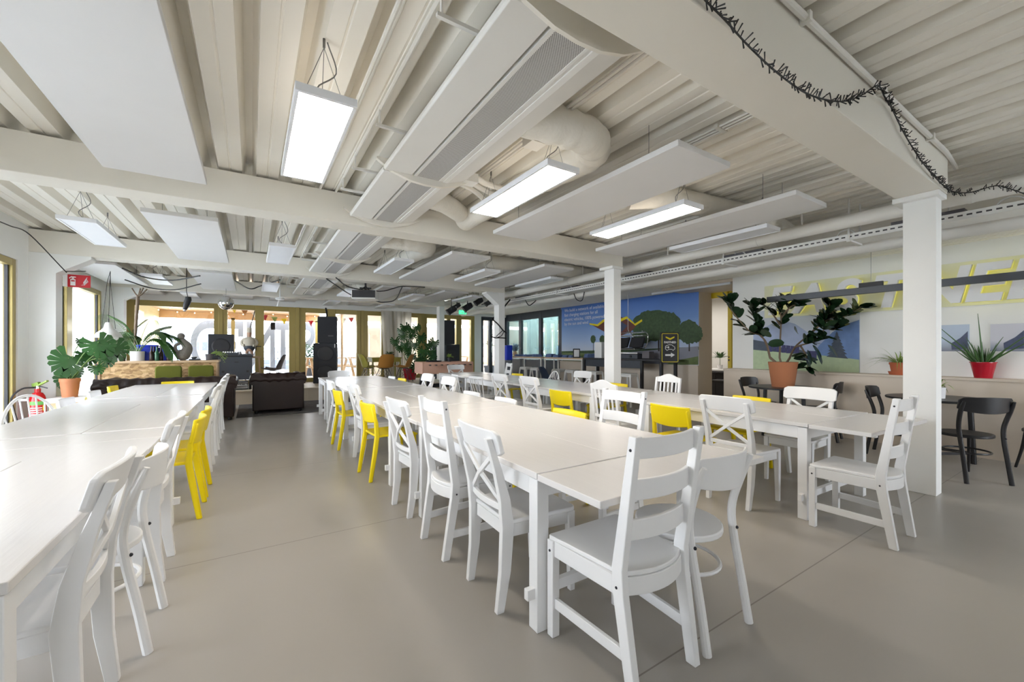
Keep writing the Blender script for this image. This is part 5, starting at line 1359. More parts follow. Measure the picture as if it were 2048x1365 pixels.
t = thing('storage_bin', 'blue bin with an inverted colourful wrapper beside the braced column', 'bin', (7.35, at_x(1016, 700, 7.35).y, 0))
build('body', MB().lathe([(0.16, 0), (0.17, 0.95)], n=4), M['anthracite'], t); build('crate', MB().box(-0.11, 0.11, -0.11, 0.11, 0.95, 1.45), M['blue'], t, bevel=0.01)
pb = V((7.9, at_x(1030, 700, 7.9).y, 1.07))
t = thing('dried_bouquet', 'bluish dried bouquet on the end of the bar table', 'plant', pb)
mb = MB(); rosette(mb, 60, 0.45, 0.04, (0.6, 1.5), 0.08, 0.2, 21, 0.15); build('foliage', mb, mat('blue_leaves', (0.25,0.35,0.45), 0.7, var=0.6, vscale=12), t, smooth=80)
build('vase', MB().lathe([(0.06,0),(0.09,0.1),(0.05,0.2),(0.06,0.24)], n=20), M['wood'], t)
# office chair etc. behind the passage
def off_chair():
    t = thing('office_chair', '', 'chair')
    build('seat', MB().box(-0.24, 0.24, -0.24, 0.24, 0.43, 0.50), M['black'], t, bevel=0.02)
    build('backrest', MB().grid(lambda u, v: ((2*u-1)*0.24, -0.24-0.10*v*v, 0.52+0.5*v), 6, 8, 0.05), M['black'], t, smooth=60)
    for s in (-1, 1):
        mb = MB(); mb.tube(smoothp([(s*0.25, -0.3, 0.75), (s*0.26, -0.1, 0.70), (s*0.26, 0.24, 0.68), (s*0.26, 0.27, 0.45), (s*0.26, 0.26, 0.03), (s*0.26, 0.1, 0.012), (s*0.26, -0.25, 0.012)], 4), 0.014, 8); build('frame', mb, M['steel'] if s > 5 else M['black'], t)
    build('frame', MB().tube([(-0.26, -0.25, 0.012), (0.26, -0.25, 0.012)], 0.014, 8), M['black'], t); return t
pa = at_d(1447, 0, 10.9); pc = at_d(1428, 0, 11.0)
place(off_chair, (pa.x, pa.y, 0), R(15), 'black cantilever chair in the room behind the yellow door frame', 'office chairs')
place(off_chair, (pc.x-0.2, pc.y+0.5, 0), R(40), 'second black cantilever chair half hidden by the wall end', 'office chairs')
pd = at_d(1440, 0, 11.9)
t = thing('desk', 'pale desk behind the yellow door frame', 'desk', (pd.x, pd.y, 0)); build('top', MB().box(-0.5, 0.5, -0.5, 0.5, 0.70, 0.74), M['white'], t); 
for sx in (-0.4, 0.4): build('leg', MB().box(sx-0.02, sx+0.02, -0.45, 0.45, 0, 0.70), M['black'], t)
t = thing('potted_plant', 'small leafy plant on the desk behind the yellow door frame', 'plant', (pd.x, pd.y, 0.74)); pot(t, M['pot_white'], 0.06, 0.08, 0.12, False)
mb = MB(); rosette(mb, 34, 0.34, 0.06, (0.2, 1.3), 0.1, 0.3, 31, 0.32); mb.tube([(0,0,0.1),(0,0,0.36)], 0.008, 6); build('foliage', mb, M['leaf'], t, smooth=80)

# ================================================================= left side and stage props
# fire sign
t = thing('fire_sign', 'red fire extinguisher sign projecting from the left column', 'sign', (-2.385, 8.88, 2.355))
build('bracket', MB().box(-0.03, 0.02, -0.01, 0.03, -0.09, 0.09), M['metal_white'], t); build('plate', MB().box(0.02, 0.27, 0.0, 0.012, -0.095, 0.095), M['sign_red'], t)
mb = MB(); fs_ = lambda x, z, y: (x, y, z)
mb.prism([(0.05,-0.07),(0.105,-0.07),(0.105,0.025),(0.05,0.025)], -0.002, 0, fs_); mb.prism([(0.065,0.03),(0.09,0.03),(0.09,0.05),(0.065,0.05)], -0.002, 0, fs_); mb.prism([(0.035,0.045),(0.06,0.07),(0.11,0.065),(0.11,0.052),(0.06,0.054),(0.04,0.03)], -0.002, 0, fs_)
build('extinguisher_symbol', mb, M['white'], t, smooth=0)
build('extinguisher_symbol', MB().prism([(0.058,-0.01),(0.098,-0.01),(0.098,0.01),(0.058,0.01)], -0.003, -0.002, fs_), M['sign_red'], t, smooth=0)
mb = MB()
for k in range(4): mb.strip(smoothp([(0.17+0.014*k, -0.002, -0.06+0.018*k), (0.205+0.012*k, -0.002, -0.055+0.016*k), (0.195+0.01*k, -0.002, -0.015+0.018*k), (0.215+0.006*k, -0.002, 0.01+0.018*k)], 4), 0.003, 0.008, (1, 0, 0.5))
build('flame_symbol', mb, M['white'], t, smooth=0)
# extinguisher
t = thing('fire_extinguisher', 'red fire extinguisher with green cap on the white pier by the left window', 'fire extinguisher', (-2.50, 8.30, 0.10))
build('cylinder', MB().lathe([(0.001,0),(0.075,0.01),(0.083,0.04),(0.083,0.50),(0.07,0.56),(0.05,0.60),(0.03,0.61),(0.03,0.66),(0.001,0.66)], n=32), M['red'], t, smooth=50)
def band(a0, a1, z0, z1, m, nm): build(nm, MB().grid(lambda u, v: (0.0845*math.cos(a0+(a1-a0)*u), 0.0845*math.sin(a0+(a1-a0)*u), z0+(z1-z0)*v), 10, 1, -0.001), m, t)
band(R(-130), R(-20), 0.44, 0.49, M['green_ext'], 'label'); band(R(-130), R(-60), 0.10, 0.17, M['green_ext'], 'label'); band(R(-40), R(-15), 0.36, 0.43, M['yel_print'], 'label')
for k in range(7): band(R(-125), R(-45), 0.395-0.03*k, 0.405-0.03*k, M['white'], 'label')
build('valve', MB().lathe([(0.022,0.65),(0.022,0.70),(0.001,0.70)], n=14), M['steel'], t)
mb = MB(); mb.bar((0.0,0,0.70), (0.12,-0.09,0.77), 0.028, 0.02); mb.bar((-0.05,0.03,0.705), (0.02,-0.01,0.73), 0.04, 0.05); build('handle', mb, M['leaf_light'], t)
build('lever', MB().tube([(0.02,-0.02,0.695),(0.12,-0.10,0.67)], 0.008, 6), M['black'], t)
build('hose', MB().tube(smoothp([(-0.02,-0.02,0.68),(-0.12,-0.08,0.67),(-0.20,-0.12,0.56),(-0.19,-0.10,0.40),(-0.15,-0.09,0.2),(-0.12,-0.06,0.1)], 6), 0.011, 8), M['black'], t)
build('wall_hook', MB().box(-0.2, -0.09, -0.03, 0.03, 0.5, 0.53), M['steel'], t)
# OSB bar
p0 = at_y(208, 725, 10.3); p1 = at_y(434, 720, 10.3)
t = thing('chipboard_bar', 'chipboard bar counter behind the long brown sofa', 'counter')
build('front_panel', MB().box(-2.35, p1.x, 10.32, 10.35, 0, 1.045), M['osb'], t); build('side_panel', MB().box(p1.x-0.02, p1.x+0.01, 10.30, 10.85, 0, 1.045), M['wood'], t)
build('side_panel', MB().box(-2.36, -2.33, 10.30, 10.85, 0, 1.045), M['wood'], t); build('worktop', MB().box(-2.38, p1.x+0.03, 10.27, 10.9, 1.045, 1.085), M['wood'], t, bevel=0.003)
for (a, b, l) in ((312,365,'left olive felt panel hung on the chipboard bar'), (378,428,'right olive felt panel hung on the chipboard bar')):
    A = at_y(a, 733, 10.2); B = at_y(b, 733, 10.2)
    t = thing('lounge_chair', l.replace('felt panel hung on', 'lounge chair back in front of'), 'chair', ((A.x+B.x)/2, 10.12, 0), 0, 'olive lounge chairs'); w = (B.x-A.x)/2
    mb = MB(); mb.prism(rrect(2*w, 0.46, 0.05), -0.04, 0.04, lambda x, z, y: (x, y, z+0.76)); build('backrest', mb, M['olive'], t, bevel=0.015)
    build('leg', MB().bar((-w+0.05, 0.02, 0), (-w+0.05, 0.02, 0.56), 0.03, 0.03), M['black_wood'], t); build('leg', MB().bar((w-0.05, 0.02, 0), (w-0.05, 0.02, 0.56), 0.03, 0.03), M['black_wood'], t)
# objects on the bar
def on_bar(px, y=10.5, z=1.085): p = at_y(px, 700, y); return V((p.x, y, z))
def bottle(m):
    t = thing('bottle', '', 'bottle'); build('glass', MB().lathe([(0.034,0),(0.036,0.01),(0.036,0.15),(0.014,0.20),(0.013,0.27)], n=16), m, t, smooth=60); build('cap', MB().lathe([(0.015,0.265),(0.015,0.285)], n=12), M['black'], kids(t)[0]); return t
def bottle_g(): return bottle(M['bottle'])
def bottle_b(): return bottle(M['bottle_brown'])
for px, f, l, y in ((314,bottle_g,'green glass bottle on the chipboard bar, between dark bottles',10.42),(303,bottle_b,'dark bottle left of the green bottle on the bar',10.5),(322,bottle_b,'dark bottle right of the green bottle on the bar',10.5),(337,bottle_b,'lone dark bottle before the stone figure on the bar',10.45),(308,bottle_b,'dark bottle behind the green bottle',10.62),(246,bottle_b,'dark bottle at the left end of the bar, by the white pot',10.45)):
    p = on_bar(px, y); place(f, p, 0, l, 'bottles on the chipboard bar')
p = on_bar(296, 10.7); t = thing('storage_crate', 'bright blue plastic crate behind the palm on the bar', 'crate', p)
build('body', MB().box(-0.15, 0.15, -0.08, 0.08, 0, 0.30), M['blue'], t, bevel=0.01); build('rim', MB().box(-0.16, 0.16, -0.09, 0.09, 0.27, 0.31), M['blue'], t, bevel=0.01)
p = on_bar(326, 10.75); t = thing('storage_crate', 'smaller bright blue container right of the bottles on the bar', 'crate', p)
build('body', MB().box(-0.07, 0.07, -0.06, 0.06, 0, 0.26), M['blue'], t, bevel=0.01); build('lid', MB().box(-0.05, 0.05, -0.05, 0.05, 0.26, 0.30), M['blue'], t, bevel=0.01)
p = on_bar(366, 10.55); t = thing('stone_figure', 'weathered grey stone figure leaning forward on the bar', 'sculpture', p)
mb = MB(); mb.v = []
mb.sphere((0,0,0.11), 0.12, 18, 12, 1.0, 0.8, 0.95)
build('base_rock', mb, M['stone'], t, smooth=80)
mb = MB(); mb.tube(smoothp([(0.02,0,0.10),(0.07,0,0.24),(0.03,0,0.36),(-0.02,0,0.44)], 5), [0.10,0.098,0.095,0.092,0.09,0.087,0.083,0.08,0.075,0.07,0.06,0.05,0.045,0.04,0.04,0.04], 12); mb.sphere((-0.03,-0.01,0.49), 0.065, 14, 10)
mb.tube(smoothp([(0.0,-0.05,0.36),(-0.11,-0.06,0.30),(-0.10,-0.05,0.20),(-0.04,-0.06,0.17)], 5), 0.026, 8); build('body', mb, M['stone'], t, smooth=80)
p = on_bar(418, 10.55); t = thing('planter', 'small dark planter with straggling stems at the right end of the bar', 'plant', p)
build('pot', MB().lathe([(0.05,0),(0.065,0.13),(0.055,0.13),(0.05,0.1),(0.001,0.1)], n=20), M['grey_plastic'], t)
mb = MB(); q = random.Random(13)
for k in range(9):
    a = q.uniform(-0.6, 0.9); L = q.uniform(0.15, 0.34); pts = bez((0,0,0.1), (0.1*math.cos(a)+0.05, -0.05, 0.2+q.uniform(0,0.08)), (L*math.cos(a)+0.05, -0.1+0.1*math.sin(a), q.uniform(-0.08,0.14)), 6); mb.tube(pts, 0.004, 5)
    for pt_ in pts[3:]: leaf(mb, pt_, (q.uniform(-1,1), q.uniform(-1,1), q.uniform(-0.5,0.6)), (0,0,1), 0.06, 0.02, n=3)
build('foliage', mb, M['leaf_light'], t, smooth=80)
p = on_bar(388, 10.5); t = thing('camera_tray', 'low dark tray of small items beside the stone figure', 'tray', p); build('tray', MB().box(-0.08, 0.10, -0.06, 0.06, 0, 0.03), M['anthracite'], t, bevel=0.005); build('bowl', MB().lathe([(0.03,0.03),(0.06,0.07),(0.055,0.07),(0.028,0.035)], n=18), M['anthracite'], t)

# pendant lamp
p = at_d(217, 676, 7.25)
t = thing('pendant_lamp', 'white bell-shaped pendant lamp hanging left of the palm', 'lamp', (p.x, p.y, p.z))
build('lamp_shade', MB().lathe([(0.185,0),(0.19,0.015),(0.155,0.085),(0.10,0.13),(0.065,0.17),(0.05,0.24),(0.038,0.27),(0.001,0.275),(0.001,0.265),(0.04,0.23),(0.055,0.16),(0.09,0.12),(0.145,0.075),(0.18,0.01)], n=40), M['metal_white'], t, smooth=60)
build('bulb', MB().sphere((0,0,0.10), 0.04, 14, 10), M['white'], t)
mb = MB(); mb.tube([(0,0,0.27),(0,0,0.34)], 0.01, 6)
for s in (-1, 1): mb.tube([(s*0.09,0,0.16),(s*0.02,0.02,1.0),(0.02,0.02,2.70-p.z)], 0.004, 5)
mb.tube([(0,0,0.3),(0.02,0.02,2.70-p.z)], 0.005, 5); build('cord', mb, M['cable'], t)
# disco ball
p = at_d(452, 606.5, 9.5); t = thing('disco_ball', 'silver mirror disco ball hanging over the sofas', 'disco ball', (p.x, p.y, p.z))
mb = MB(); n, m_ = 44, 24; rr = 0.157; q = random.Random(17)
for i in range(m_):
    for j in range(n):
        a0, a1 = PI*i/m_, PI*(i+1)/m_; b0, b1 = 2*PI*j/n, 2*PI*(j+0.94)/n; a1 = a0+(a1-a0)*0.94; tl = 1+q.uniform(-0.006,0.006)
        mb.add([(rr*math.sin(a)*math.cos(b)*tl, rr*math.sin(a)*math.sin(b)*tl, rr*math.cos(a)*tl) for a, b in ((a0,b0),(a1,b0),(a1,b1),(a0,b1))], [(0,1,2,3)])
build('mirror_tiles', mb, M['chrome'], t, smooth=0); build('core', MB().sphere((0,0,0), 0.154, 24, 16), M['grey_plastic'], t)
build('hanging_wire', MB().tube([(0,0,0.17),(0,0,3.06-p.z)], 0.004, 5), M['wire'], t)
# spotlight left of the ball
p = at_d(373, 607, 8.7); t = thing('stage_light', 'slim black stage spotlight hanging left of the disco ball', 'spotlight', p)
mb = MB(); mb.tube([(0.03,0,0.14),(0.03,0,0.08),(0.0,0,-0.02),(-0.03,0,-0.14)], [0.05,0.06,0.06,0.035], 16); build('body', mb, M['black'], t, bevel=0.004); build('yoke', MB().tube([(0.03,0,0.1),(0.0,0,0.25),(0.0,0,3.06-p.z)], 0.008, 6), M['black'], t)
build('lens', MB().sphere((-0.03,0,-0.145), 0.03, 12, 8), M['chrome'], t)
# speakers
def speaker_box(t, w, d, z0, z1, cone=True, name='cabinet'):
    build(name, MB().box(-w/2, w/2, 0, d, z0, z1), M['speaker'], t, bevel=0.012)
def cone(t, x, z, r, y=-0.001):
    build('speaker_cone', MB().lathe([(r,0),(r*0.96,0.008),(r*0.8,0.006),(r*0.3,-0.01+0.02),(0.001,0.014)], n=28).xf(Matrix.Translation((x, y, z)) @ Matrix.Rotation(PI/2, 4, 'X')), M['black'], kids(t)[0], smooth=50)
x0 = at_y(650, 700, 12.9).x; d = 12.9/ray(650)[1]
t = thing('speaker_stack', 'tall stack of two black loudspeakers on the stage in front of the glass doors', 'loudspeaker', (x0, 12.9, 0.33), -R(12))
speaker_box(t, 0.62, 0.6, 0.0, 1.16, name='bass_cabinet'); cone(t, 0.02, 0.30, 0.22); cone(t, 0.02, 0.86, 0.22)
build('top_cabinet', MB().box(-0.20, 0.31, 0.02, 0.5, 1.165, 1.94), M['speaker'], t, bevel=0.012); build('badge', MB().box(0.08, 0.22, 0.015, 0.02, 1.36, 1.39), M['grey_plastic'], t)
build('badge', MB().box(0.25, 0.27, -0.004, 0, 1.03, 1.14), M['white'], t)
build('grille_gap', MB().box(-0.29, 0.29, -0.003, 0.0, 0.57, 0.63), M['black'], t)
build('cable', MB().tube(smoothp([(0.03,0.3,1.94),(0.03,0.2,2.08),(0.0,0.3,2.2)], 5), 0.025, 8), M['black'], t)
a = at_y(442, 690, 12.9)
t = thing('stage_speaker', 'square dark loudspeaker behind the mixing desk', 'loudspeaker', (a.x, 12.9, 0.33)); build('cabinet', MB().box(-0.27, 0.27, 0, 0.45, 0.76, 1.37), M['speaker'], t, bevel=0.012); cone(t, 0, 1.06, 0.2)
build('stand', MB().box(-0.2, 0.2, 0.05, 0.4, 0, 0.76), M['black'], t)
a = at_y(903, 700, 13.1)
t = thing('speaker_stack', 'tall narrow black loudspeaker tower behind the rear column', 'loudspeaker', (a.x-0.05, 13.05, 0.33)); build('top_cabinet', MB().box(-0.28, 0.18, 0.05, 0.5, 1.16, 1.99), M['speaker'], t, bevel=0.01); build('bass_cabinet', MB().box(-0.35, 0.34, 0, 0.55, 0, 1.155), M['speaker'], t, bevel=0.01); cone(t, 0, 0.8, 0.2); cone(t, 0, 0.3, 0.2)
a = at_y(879, 700, 12.9); t = thing('stage_speaker', 'grey loudspeaker left of the rear column', 'loudspeaker', (a.x, 12.85, 0.33)); build('cabinet', MB().box(-0.22, 0.22, 0, 0.4, 0.0, 1.12), M['anthracite'], t, bevel=0.01); cone(t, 0, 0.75, 0.16)
# mixing desk
a = at_y(471, 700, 11.9); zb = 0.33
t = thing('mixing_desk', 'dark painted mixing desk cabinet on the stage', 'cabinet', (a.x, 11.9, zb))
build('cabinet', MB().box(-0.34, 0.34, 0, 0.6, 0.24, 0.80), M['anthracite'], t, bevel=0.006); build('top', MB().box(-0.36, 0.36, -0.02, 0.62, 0.80, 0.83), M['black'], t)
for s in (-0.3, 0.3): build('leg', MB().box(s-0.03, s+0.03, 0.02, 0.58, 0, 0.24), M['black'], t)
build('handle', MB().box(-0.27, -0.22, -0.012, 0, 0.42, 0.47).box(0.22, 0.27, -0.012, 0, 0.42, 0.47).box(-0.02, 0.06, -0.012, 0, 0.66, 0.68), M['black'], t)
t = thing('amplifier', 'silver and black amplifier on the floor of the stage under the mixing desk', 'amplifier', (a.x+0.1, 11.85, zb))
build('case', MB().box(-0.2, 0.16, 0.0, 0.4, 0.01, 0.19), M['black'], t, bevel=0.004); build('faceplate', MB().box(-0.19, 0.15, -0.006, 0.0, 0.03, 0.09).box(-0.19, 0.15, -0.006, 0.0, 0.15, 0.175), M['steel'], t)
mb = MB(); q = random.Random(8)
for k in range(22): x = -0.18+0.015*k; mb.box(x, x+0.009, -0.008, -0.004, 0.10, 0.11+q.uniform(0.01,0.03))
build('controls', mb, M['white'], t)
t = thing('dj_mixer', 'small dj mixer with knobs on the mixing desk', 'mixer', (a.x-0.12, 12.05, zb+0.83)); build('case', MB().box(-0.16, 0.18, 0, 0.3, 0, 0.07), M['anthracite'], t, bevel=0.005)
mb = MB()
for i in range(7):
    for j in range(4): mb.lathe([(0.012,0.07),(0.010,0.095)], (-0.13+i*0.046, 0.04+j*0.07, 0), 8)
build('knobs', mb, M['steel'], t)
t = thing('turntable', 'flat turntable at the right of the mixing desk top', 'turntable', (a.x+0.2, 12.15, zb+0.83)); build('case', MB().box(-0.13, 0.14, -0.12, 0.15, 0, 0.035), M['anthracite'], t); build('platter', MB().lathe([(0.11,0.035),(0.11,0.045),(0.001,0.047)], (0,0,0), 28), M['steel'], t)
# wooden stool + statue
a = at_y(508, 700, 12.45)
t = thing('wooden_stool', 'tall wooden stool under the painted cook statue', 'stool', (a.x-0.03, 12.45, 0.33)); build('seat', MB().box(-0.17, 0.19, -0.16, 0.16, 0.76, 0.80), M['wood'], t, bevel=0.004)
for sx, sy in ((-1,-1),(1,-1),(1,1),(-1,1)): build('leg', MB().bar((sx*0.17+0.01, sy*0.15, 0), (sx*0.13+0.01, sy*0.11, 0.76), 0.03, 0.03), M['wood'], t)
build('stretcher', MB().bar((-0.14, -0.13, 0.3), (0.16, -0.13, 0.3), 0.02, 0.02).bar((-0.14, 0.13, 0.3), (0.16, 0.13, 0.3), 0.02, 0.02), M['wood'], t)
t = thing('statue', 'small painted statue in hat, pale shirt and dark shorts on the wooden stool', 'statue', (a.x-0.10, 12.45, 1.13), R(-8))
mb = MB()
for s in (-1, 1): mb.tube([(s*0.055,0,0.02),(s*0.055,0,0.08),(s*0.055,0,0.16)], [0.028,0.032,0.034], 12); mb.sphere((s*0.055,-0.03,0.015), 0.035, 12, 8, 0.8, 1.5, 0.5)
mb.lathe([(0.08,0.13),(0.10,0.2),(0.09,0.4),(0.05,0.49),(0.042,0.53),(0.055,0.57),(0.05,0.62),(0.02,0.64)], n=16); 
build('body', mb, M['skin'], t, smooth=70)
build('shorts', MB().lathe([(0.09,0.14),(0.125,0.20),(0.13,0.28)], n=20, sy=0.8), M['anthracite'], t, smooth=60)
mb = MB(); mb.lathe([(0.13,0.27),(0.145,0.34),(0.135,0.42),(0.10,0.48),(0.05,0.50)], n=20, sy=0.85)
for s in (-1, 1): mb.tube(smoothp([(s*0.09,0,0.46),(s*0.16,0,0.38),(s*0.15,-0.03,0.30),(s*0.09,-0.09,0.28)], 5), 0.034, 10)
build('shirt', mb, M['cream'], t, smooth=70); build('hat', MB().lathe([(0.06,0.61),(0.062,0.62),(0.05,0.625),(0.055,0.72),(0.05,0.73),(0.001,0.73)], n=18), M['cream'], t, smooth=50)
# curtain
cx0, cx1 = at_y(762,700,13.5).x, at_y(822,700,13.5).x
mb = MB(); mb.grid(lambda u, v: (cx0+(cx1-cx0)*u+(0.12*(1-v)*(1-u)), 13.5+0.04*math.sin(u*17)*(0.6+0.4*v)+0.012*math.sin(u*47+1), 0.36+2.22*v), 120, 8, 0.004)
tag(build('curtain', mb, M['curtain'], smooth=80), 'long white curtain gathered between the ochre doors', 'curtain')
# foosball table
a = at_d(888, 0, 11.3)
t = thing('foosball_table', 'pale wooden foosball table before the rear column', 'foosball table', (a.x, a.y, 0), -R(4))
mb = MB(); mb.box(-0.72, -0.68, -0.38, 0.38, 0.66, 0.97); mb.box(0.68, 0.72, -0.38, 0.38, 0.66, 0.97); mb.box(-0.68, 0.68, -0.38, -0.34, 0.66, 0.97); mb.box(-0.68, 0.68, 0.34, 0.38, 0.66, 0.97); mb.box(-0.68, 0.68, -0.34, 0.34, 0.66, 0.70)
build('cabinet', mb, M['foos'], t, bevel=0.01)
for sx in (-1, 1):
    for sy in (-1, 1): build('leg', MB().bar((sx*0.62, sy*0.36, 0), (sx*0.52, sy*0.30, 0.66), 0.07, 0.07), M['black'], t)
build('stretcher', MB().box(-0.55, 0.55, -0.31, -0.27, 0.30, 0.40), M['black'], t)
mb = MB()
for k in range(8): mb.tube([(-0.56+0.16*k, -0.5, 0.90), (-0.56+0.16*k, 0.5, 0.90)], 0.008, 8)
build('rods', mb, M['steel'], t); mb = MB()
for k in range(8): mb.tube([(-0.56+0.16*k, -0.60, 0.90), (-0.56+0.16*k, -0.49, 0.90)], 0.015, 8)
build('grips', mb, M['black'], t); mb = MB()
for k in range(8):
    for j in range(4): mb.box(-0.575+0.16*k, -0.545+0.16*k, -0.27+0.16*j, -0.24+0.16*j, 0.83, 0.93)
build('player_pegs', mb, M['black'], t)
t = thing('tray', 'round dark tray lying on the left end of the foosball table', 'tray', (a.x-0.30, a.y, 0.972)); build('dish', MB().lathe([(0.001,0),(0.20,0),(0.22,0.03),(0.21,0.03),(0.19,0.012),(0.001,0.012)], n=30), M['black'], t)
pv = at_d(902, 0, 11.25); t = thing('potted_plant', 'small bright green plant on the foosball table before the black tower', 'plant', (pv.x, pv.y+0.1, 0.972)); pot(t, M['black'], 0.05, 0.06, 0.1, False)
mb = MB(); rosette(mb, 40, 0.16, 0.05, (0.1, 1.4), 0.05, 0.3, 41, 0.12); build('foliage', mb, M['leaf_light'], t, smooth=80)
# low cluster of pots under the monstera
a = at_y(805, 748, 12.2); t = thing('potted_plant', 'small succulent bowl between the orange chairs', 'plant', (3.62, 12.72, 1.072)); pot(t, M['grey_plastic'], 0.10, 0.13, 0.1, False); mb = MB(); rosette(mb, 40, 0.16, 0.03, (0.1, 1.2), 0.1, 0.3, 51, 0.1); build('foliage', mb, M['leaf'], t, smooth=80)

# projector
p = at_d(731, 591, 9.0)
t = thing('projector', 'white projector with dark front hanging from the ceiling', 'projector', p, -R(25))
build('case', MB().box(-0.25, 0.25, -0.20, 0.20, -0.10, 0.09), M['metal_white'], t, bevel=0.012); build('front_panel', MB().box(-0.235, 0.245, -0.206, -0.20, -0.075, 0.085), M['black'], t)
build('lens', MB().lathe([(0.05,0),(0.045,0.03),(0.001,0.02)], n=20).xf(Matrix.Translation((0.10, 0.20, 0)) @ Matrix.Rotation(-PI/2, 4, 'X')), M['black'], t)
mb = MB(); mb.tube([(0,0,0.09),(0,0,3.06-p.z)], 0.02, 8); mb.box(-0.12, 0.12, -0.02, 0.02, 0.14, 0.17); mb.tube([(-0.1,-0.1,0.09),(0,0,0.2)], 0.01, 6); mb.tube([(0.1,0.1,0.09),(0,0,0.2)], 0.01, 6); mb.box(-0.1, 0.1, -0.1, 0.1, 3.03-p.z, 3.06-p.z)
build('ceiling_mount', mb, M['black'], t)
# smoke detector / white ceiling sensor
p = at_d(560, 566, 9.5); t = thing('ceiling_sensor', 'small white ceiling sensor hanging near the far end', 'sensor', (p.x, p.y, 2.45)); build('body', MB().lathe([(0.001,0.0),(0.08,0.01),(0.10,0.04),(0.08,0.06),(0.001,0.07)], n=20), M['white'], t); build('pole', MB().tube([(0,0,0.06),(0,0,0.61)], 0.012, 8), M['white'], t); build('tube', MB().tube([(-0.02,0,0),(-0.05,0,-0.14)], 0.016, 8), M['white'], t)
# spotlights on the right
for px, py, s, l, dd in ((903,620,0.30,'black stage spotlight nearest the rear column, aimed down left',11.8),(914,612,0.22,'black stage light second from the rear column',11.9),(935,614,0.30,'black stage spotlight above the green exit sign',11.8),(957,603,0.26,'black stage light fourth from the rear column',11.5),(976,606,0.20,'black stage light tucked behind the braced column',11.0),(592,601,0.22,'black stage light above the stage, left of the speaker stack',12.9),(504,594,0.18,'small black stage light over the painted statue',12.0)):
    p = at_d(px, py, dd); t = thing('stage_light', l, 'spotlight', p, R(-30), 'black stage lights')
    b0 = V((s*0.45, 0, s*0.22)); b1 = V((-s*0.35, -s*0.1, -s*0.3)); build('body', MB().tube([b0, b0*0.6, b1*0.6, b1], [s*0.22, s*0.30, s*0.30, s*0.36], 12), M['black'], t, bevel=0.003)
    build('yoke', MB().tube([(0,-s*0.3,0),(0,-s*0.3,s*0.35),(0,0,s*0.45),(0,s*0.3,s*0.35),(0,s*0.3,0)], 0.012, 6).tube([(0,0,s*0.45),(0,0,3.06-p.z)], 0.010, 6), M['black'], t)
    build('rear_panel', MB().box(s*0.40, s*0.47, -0.05, 0.05, s*0.1, s*0.3), M['steel'], t)
p = at_d(925.5, 625, 12.6); t = thing('exit_sign', 'glowing green exit sign hanging above the ochre door', 'sign', p, -R(10))
build('panel', MB().box(-0.115, 0.115, 0, 0.03, -0.06, 0.06), M['sign_green'], t); mb = MB(); mb.tube([(-0.03,-0.003,-0.04),(-0.01,-0.003,0.0),(0.0,-0.003,0.025)], 0.008, 6); mb.tube([(-0.01,-0.003,0),(0.02,-0.003,-0.04)], 0.007, 6); mb.sphere((0.008,-0.003,0.04), 0.011, 8, 6); mb.prism([(0.05,-0.045),(0.085,-0.045),(0.085,0.045),(0.05,0.045)], -0.004, -0.001, fs_); mb.prism([(-0.095,-0.01),(-0.06,-0.01),(-0.06,-0.025),(-0.04,0.0),(-0.06,0.025),(-0.06,0.01),(-0.095,0.01)][::-1], -0.004, -0.001, fs_)
build('running_symbol', mb, M['white'], t); build('hanger', MB().tube([(0,0.015,0.06),(0,0.015,(3.06 if p.x < 6.5 else 2.66)-p.z)], 0.006, 6), M['metal_white'], t)
# black branches on the braced column
mb = MB(); X0 = 5.06
A = lambda px, py: at_y(px, py, 8.588)
for pts in ([(983,638),(995,648),(1006,661),(1013,667)], [(981,672),(990,676),(1000,676),(1012,677)], [(1006,661),(998,668),(992,674)], [(1008,663),(1003,672),(995,675)], [(981,672),(984,677)], [(985,669),(983,676)]):
    mb.tube(smoothp([A(*p) for p in pts], 4), 0.016 if len(pts) > 3 else 0.009, 6)
tag(build('dry_branch', mb, M['black_wood']), 'black bare branches fixed to the braced white column', 'branch')
# loose cables under the ceiling
def cab(pts, r, l, nm='hanging_cable'):
    tag(build(nm, MB().tube(smoothp(pts, 6), r, 6), M['cable']), l, 'cable')
cab([at_x(-30, 432, -2.45), at_x(20, 452, -2.45), at_x(60, 470, -2.45), at_y(128, 540, 8.55), at_y(135, 543, 8.55), at_y(172, 543, 8.55)], 0.007, 'black cable dropping along the left wall to the knee brace')
cab([at_z(245, 537, 2.68), at_d(290, 555, 7.6), at_d(345, 561, 7.8), at_z(400, 552, 2.69)], 0.012, 'black cable looping between boards above the extinguisher sign')
cab([at_z(250, 560, 2.68), at_d(300, 576, 8.6), at_d(350, 580, 8.6), at_z(402, 568, 2.69)], 0.012, 'second black cable loop above the palm')
cab([at_z(470, 562, 2.68), at_d(500, 578, 9.3), at_d(522, 572, 9.3), at_z(560, 560, 2.69)], 0.012, 'black cable sagging left of the white ceiling sensor')
cab([at_z(653, 558, 2.69), at_d(690, 583, 9.2), at_d(705, 592, 9.1)], 0.012, 'black cable running down to the projector from the left')
cab([at_z(672, 556, 2.69), at_d(700, 575, 9.0), at_d(760, 583, 9.2), at_z(805, 573, 2.69), at_z(850, 575, 2.69)], 0.012, 'long black cable passing the projector mount')
cab([at_z(805, 573, 2.69), at_d(790, 600, 9.6), at_d(765, 605, 9.6), at_d(752, 602, 9.4)], 0.012, 'black cable looping to the right of the projector')
cab([at_d(517, 592, 11.8), at_d(505, 640, 11.9), at_d(492, 680, 11.95), at_d(478, 713, 12.0)], 0.014, 'black cable falling from the ceiling to the mixing desk')
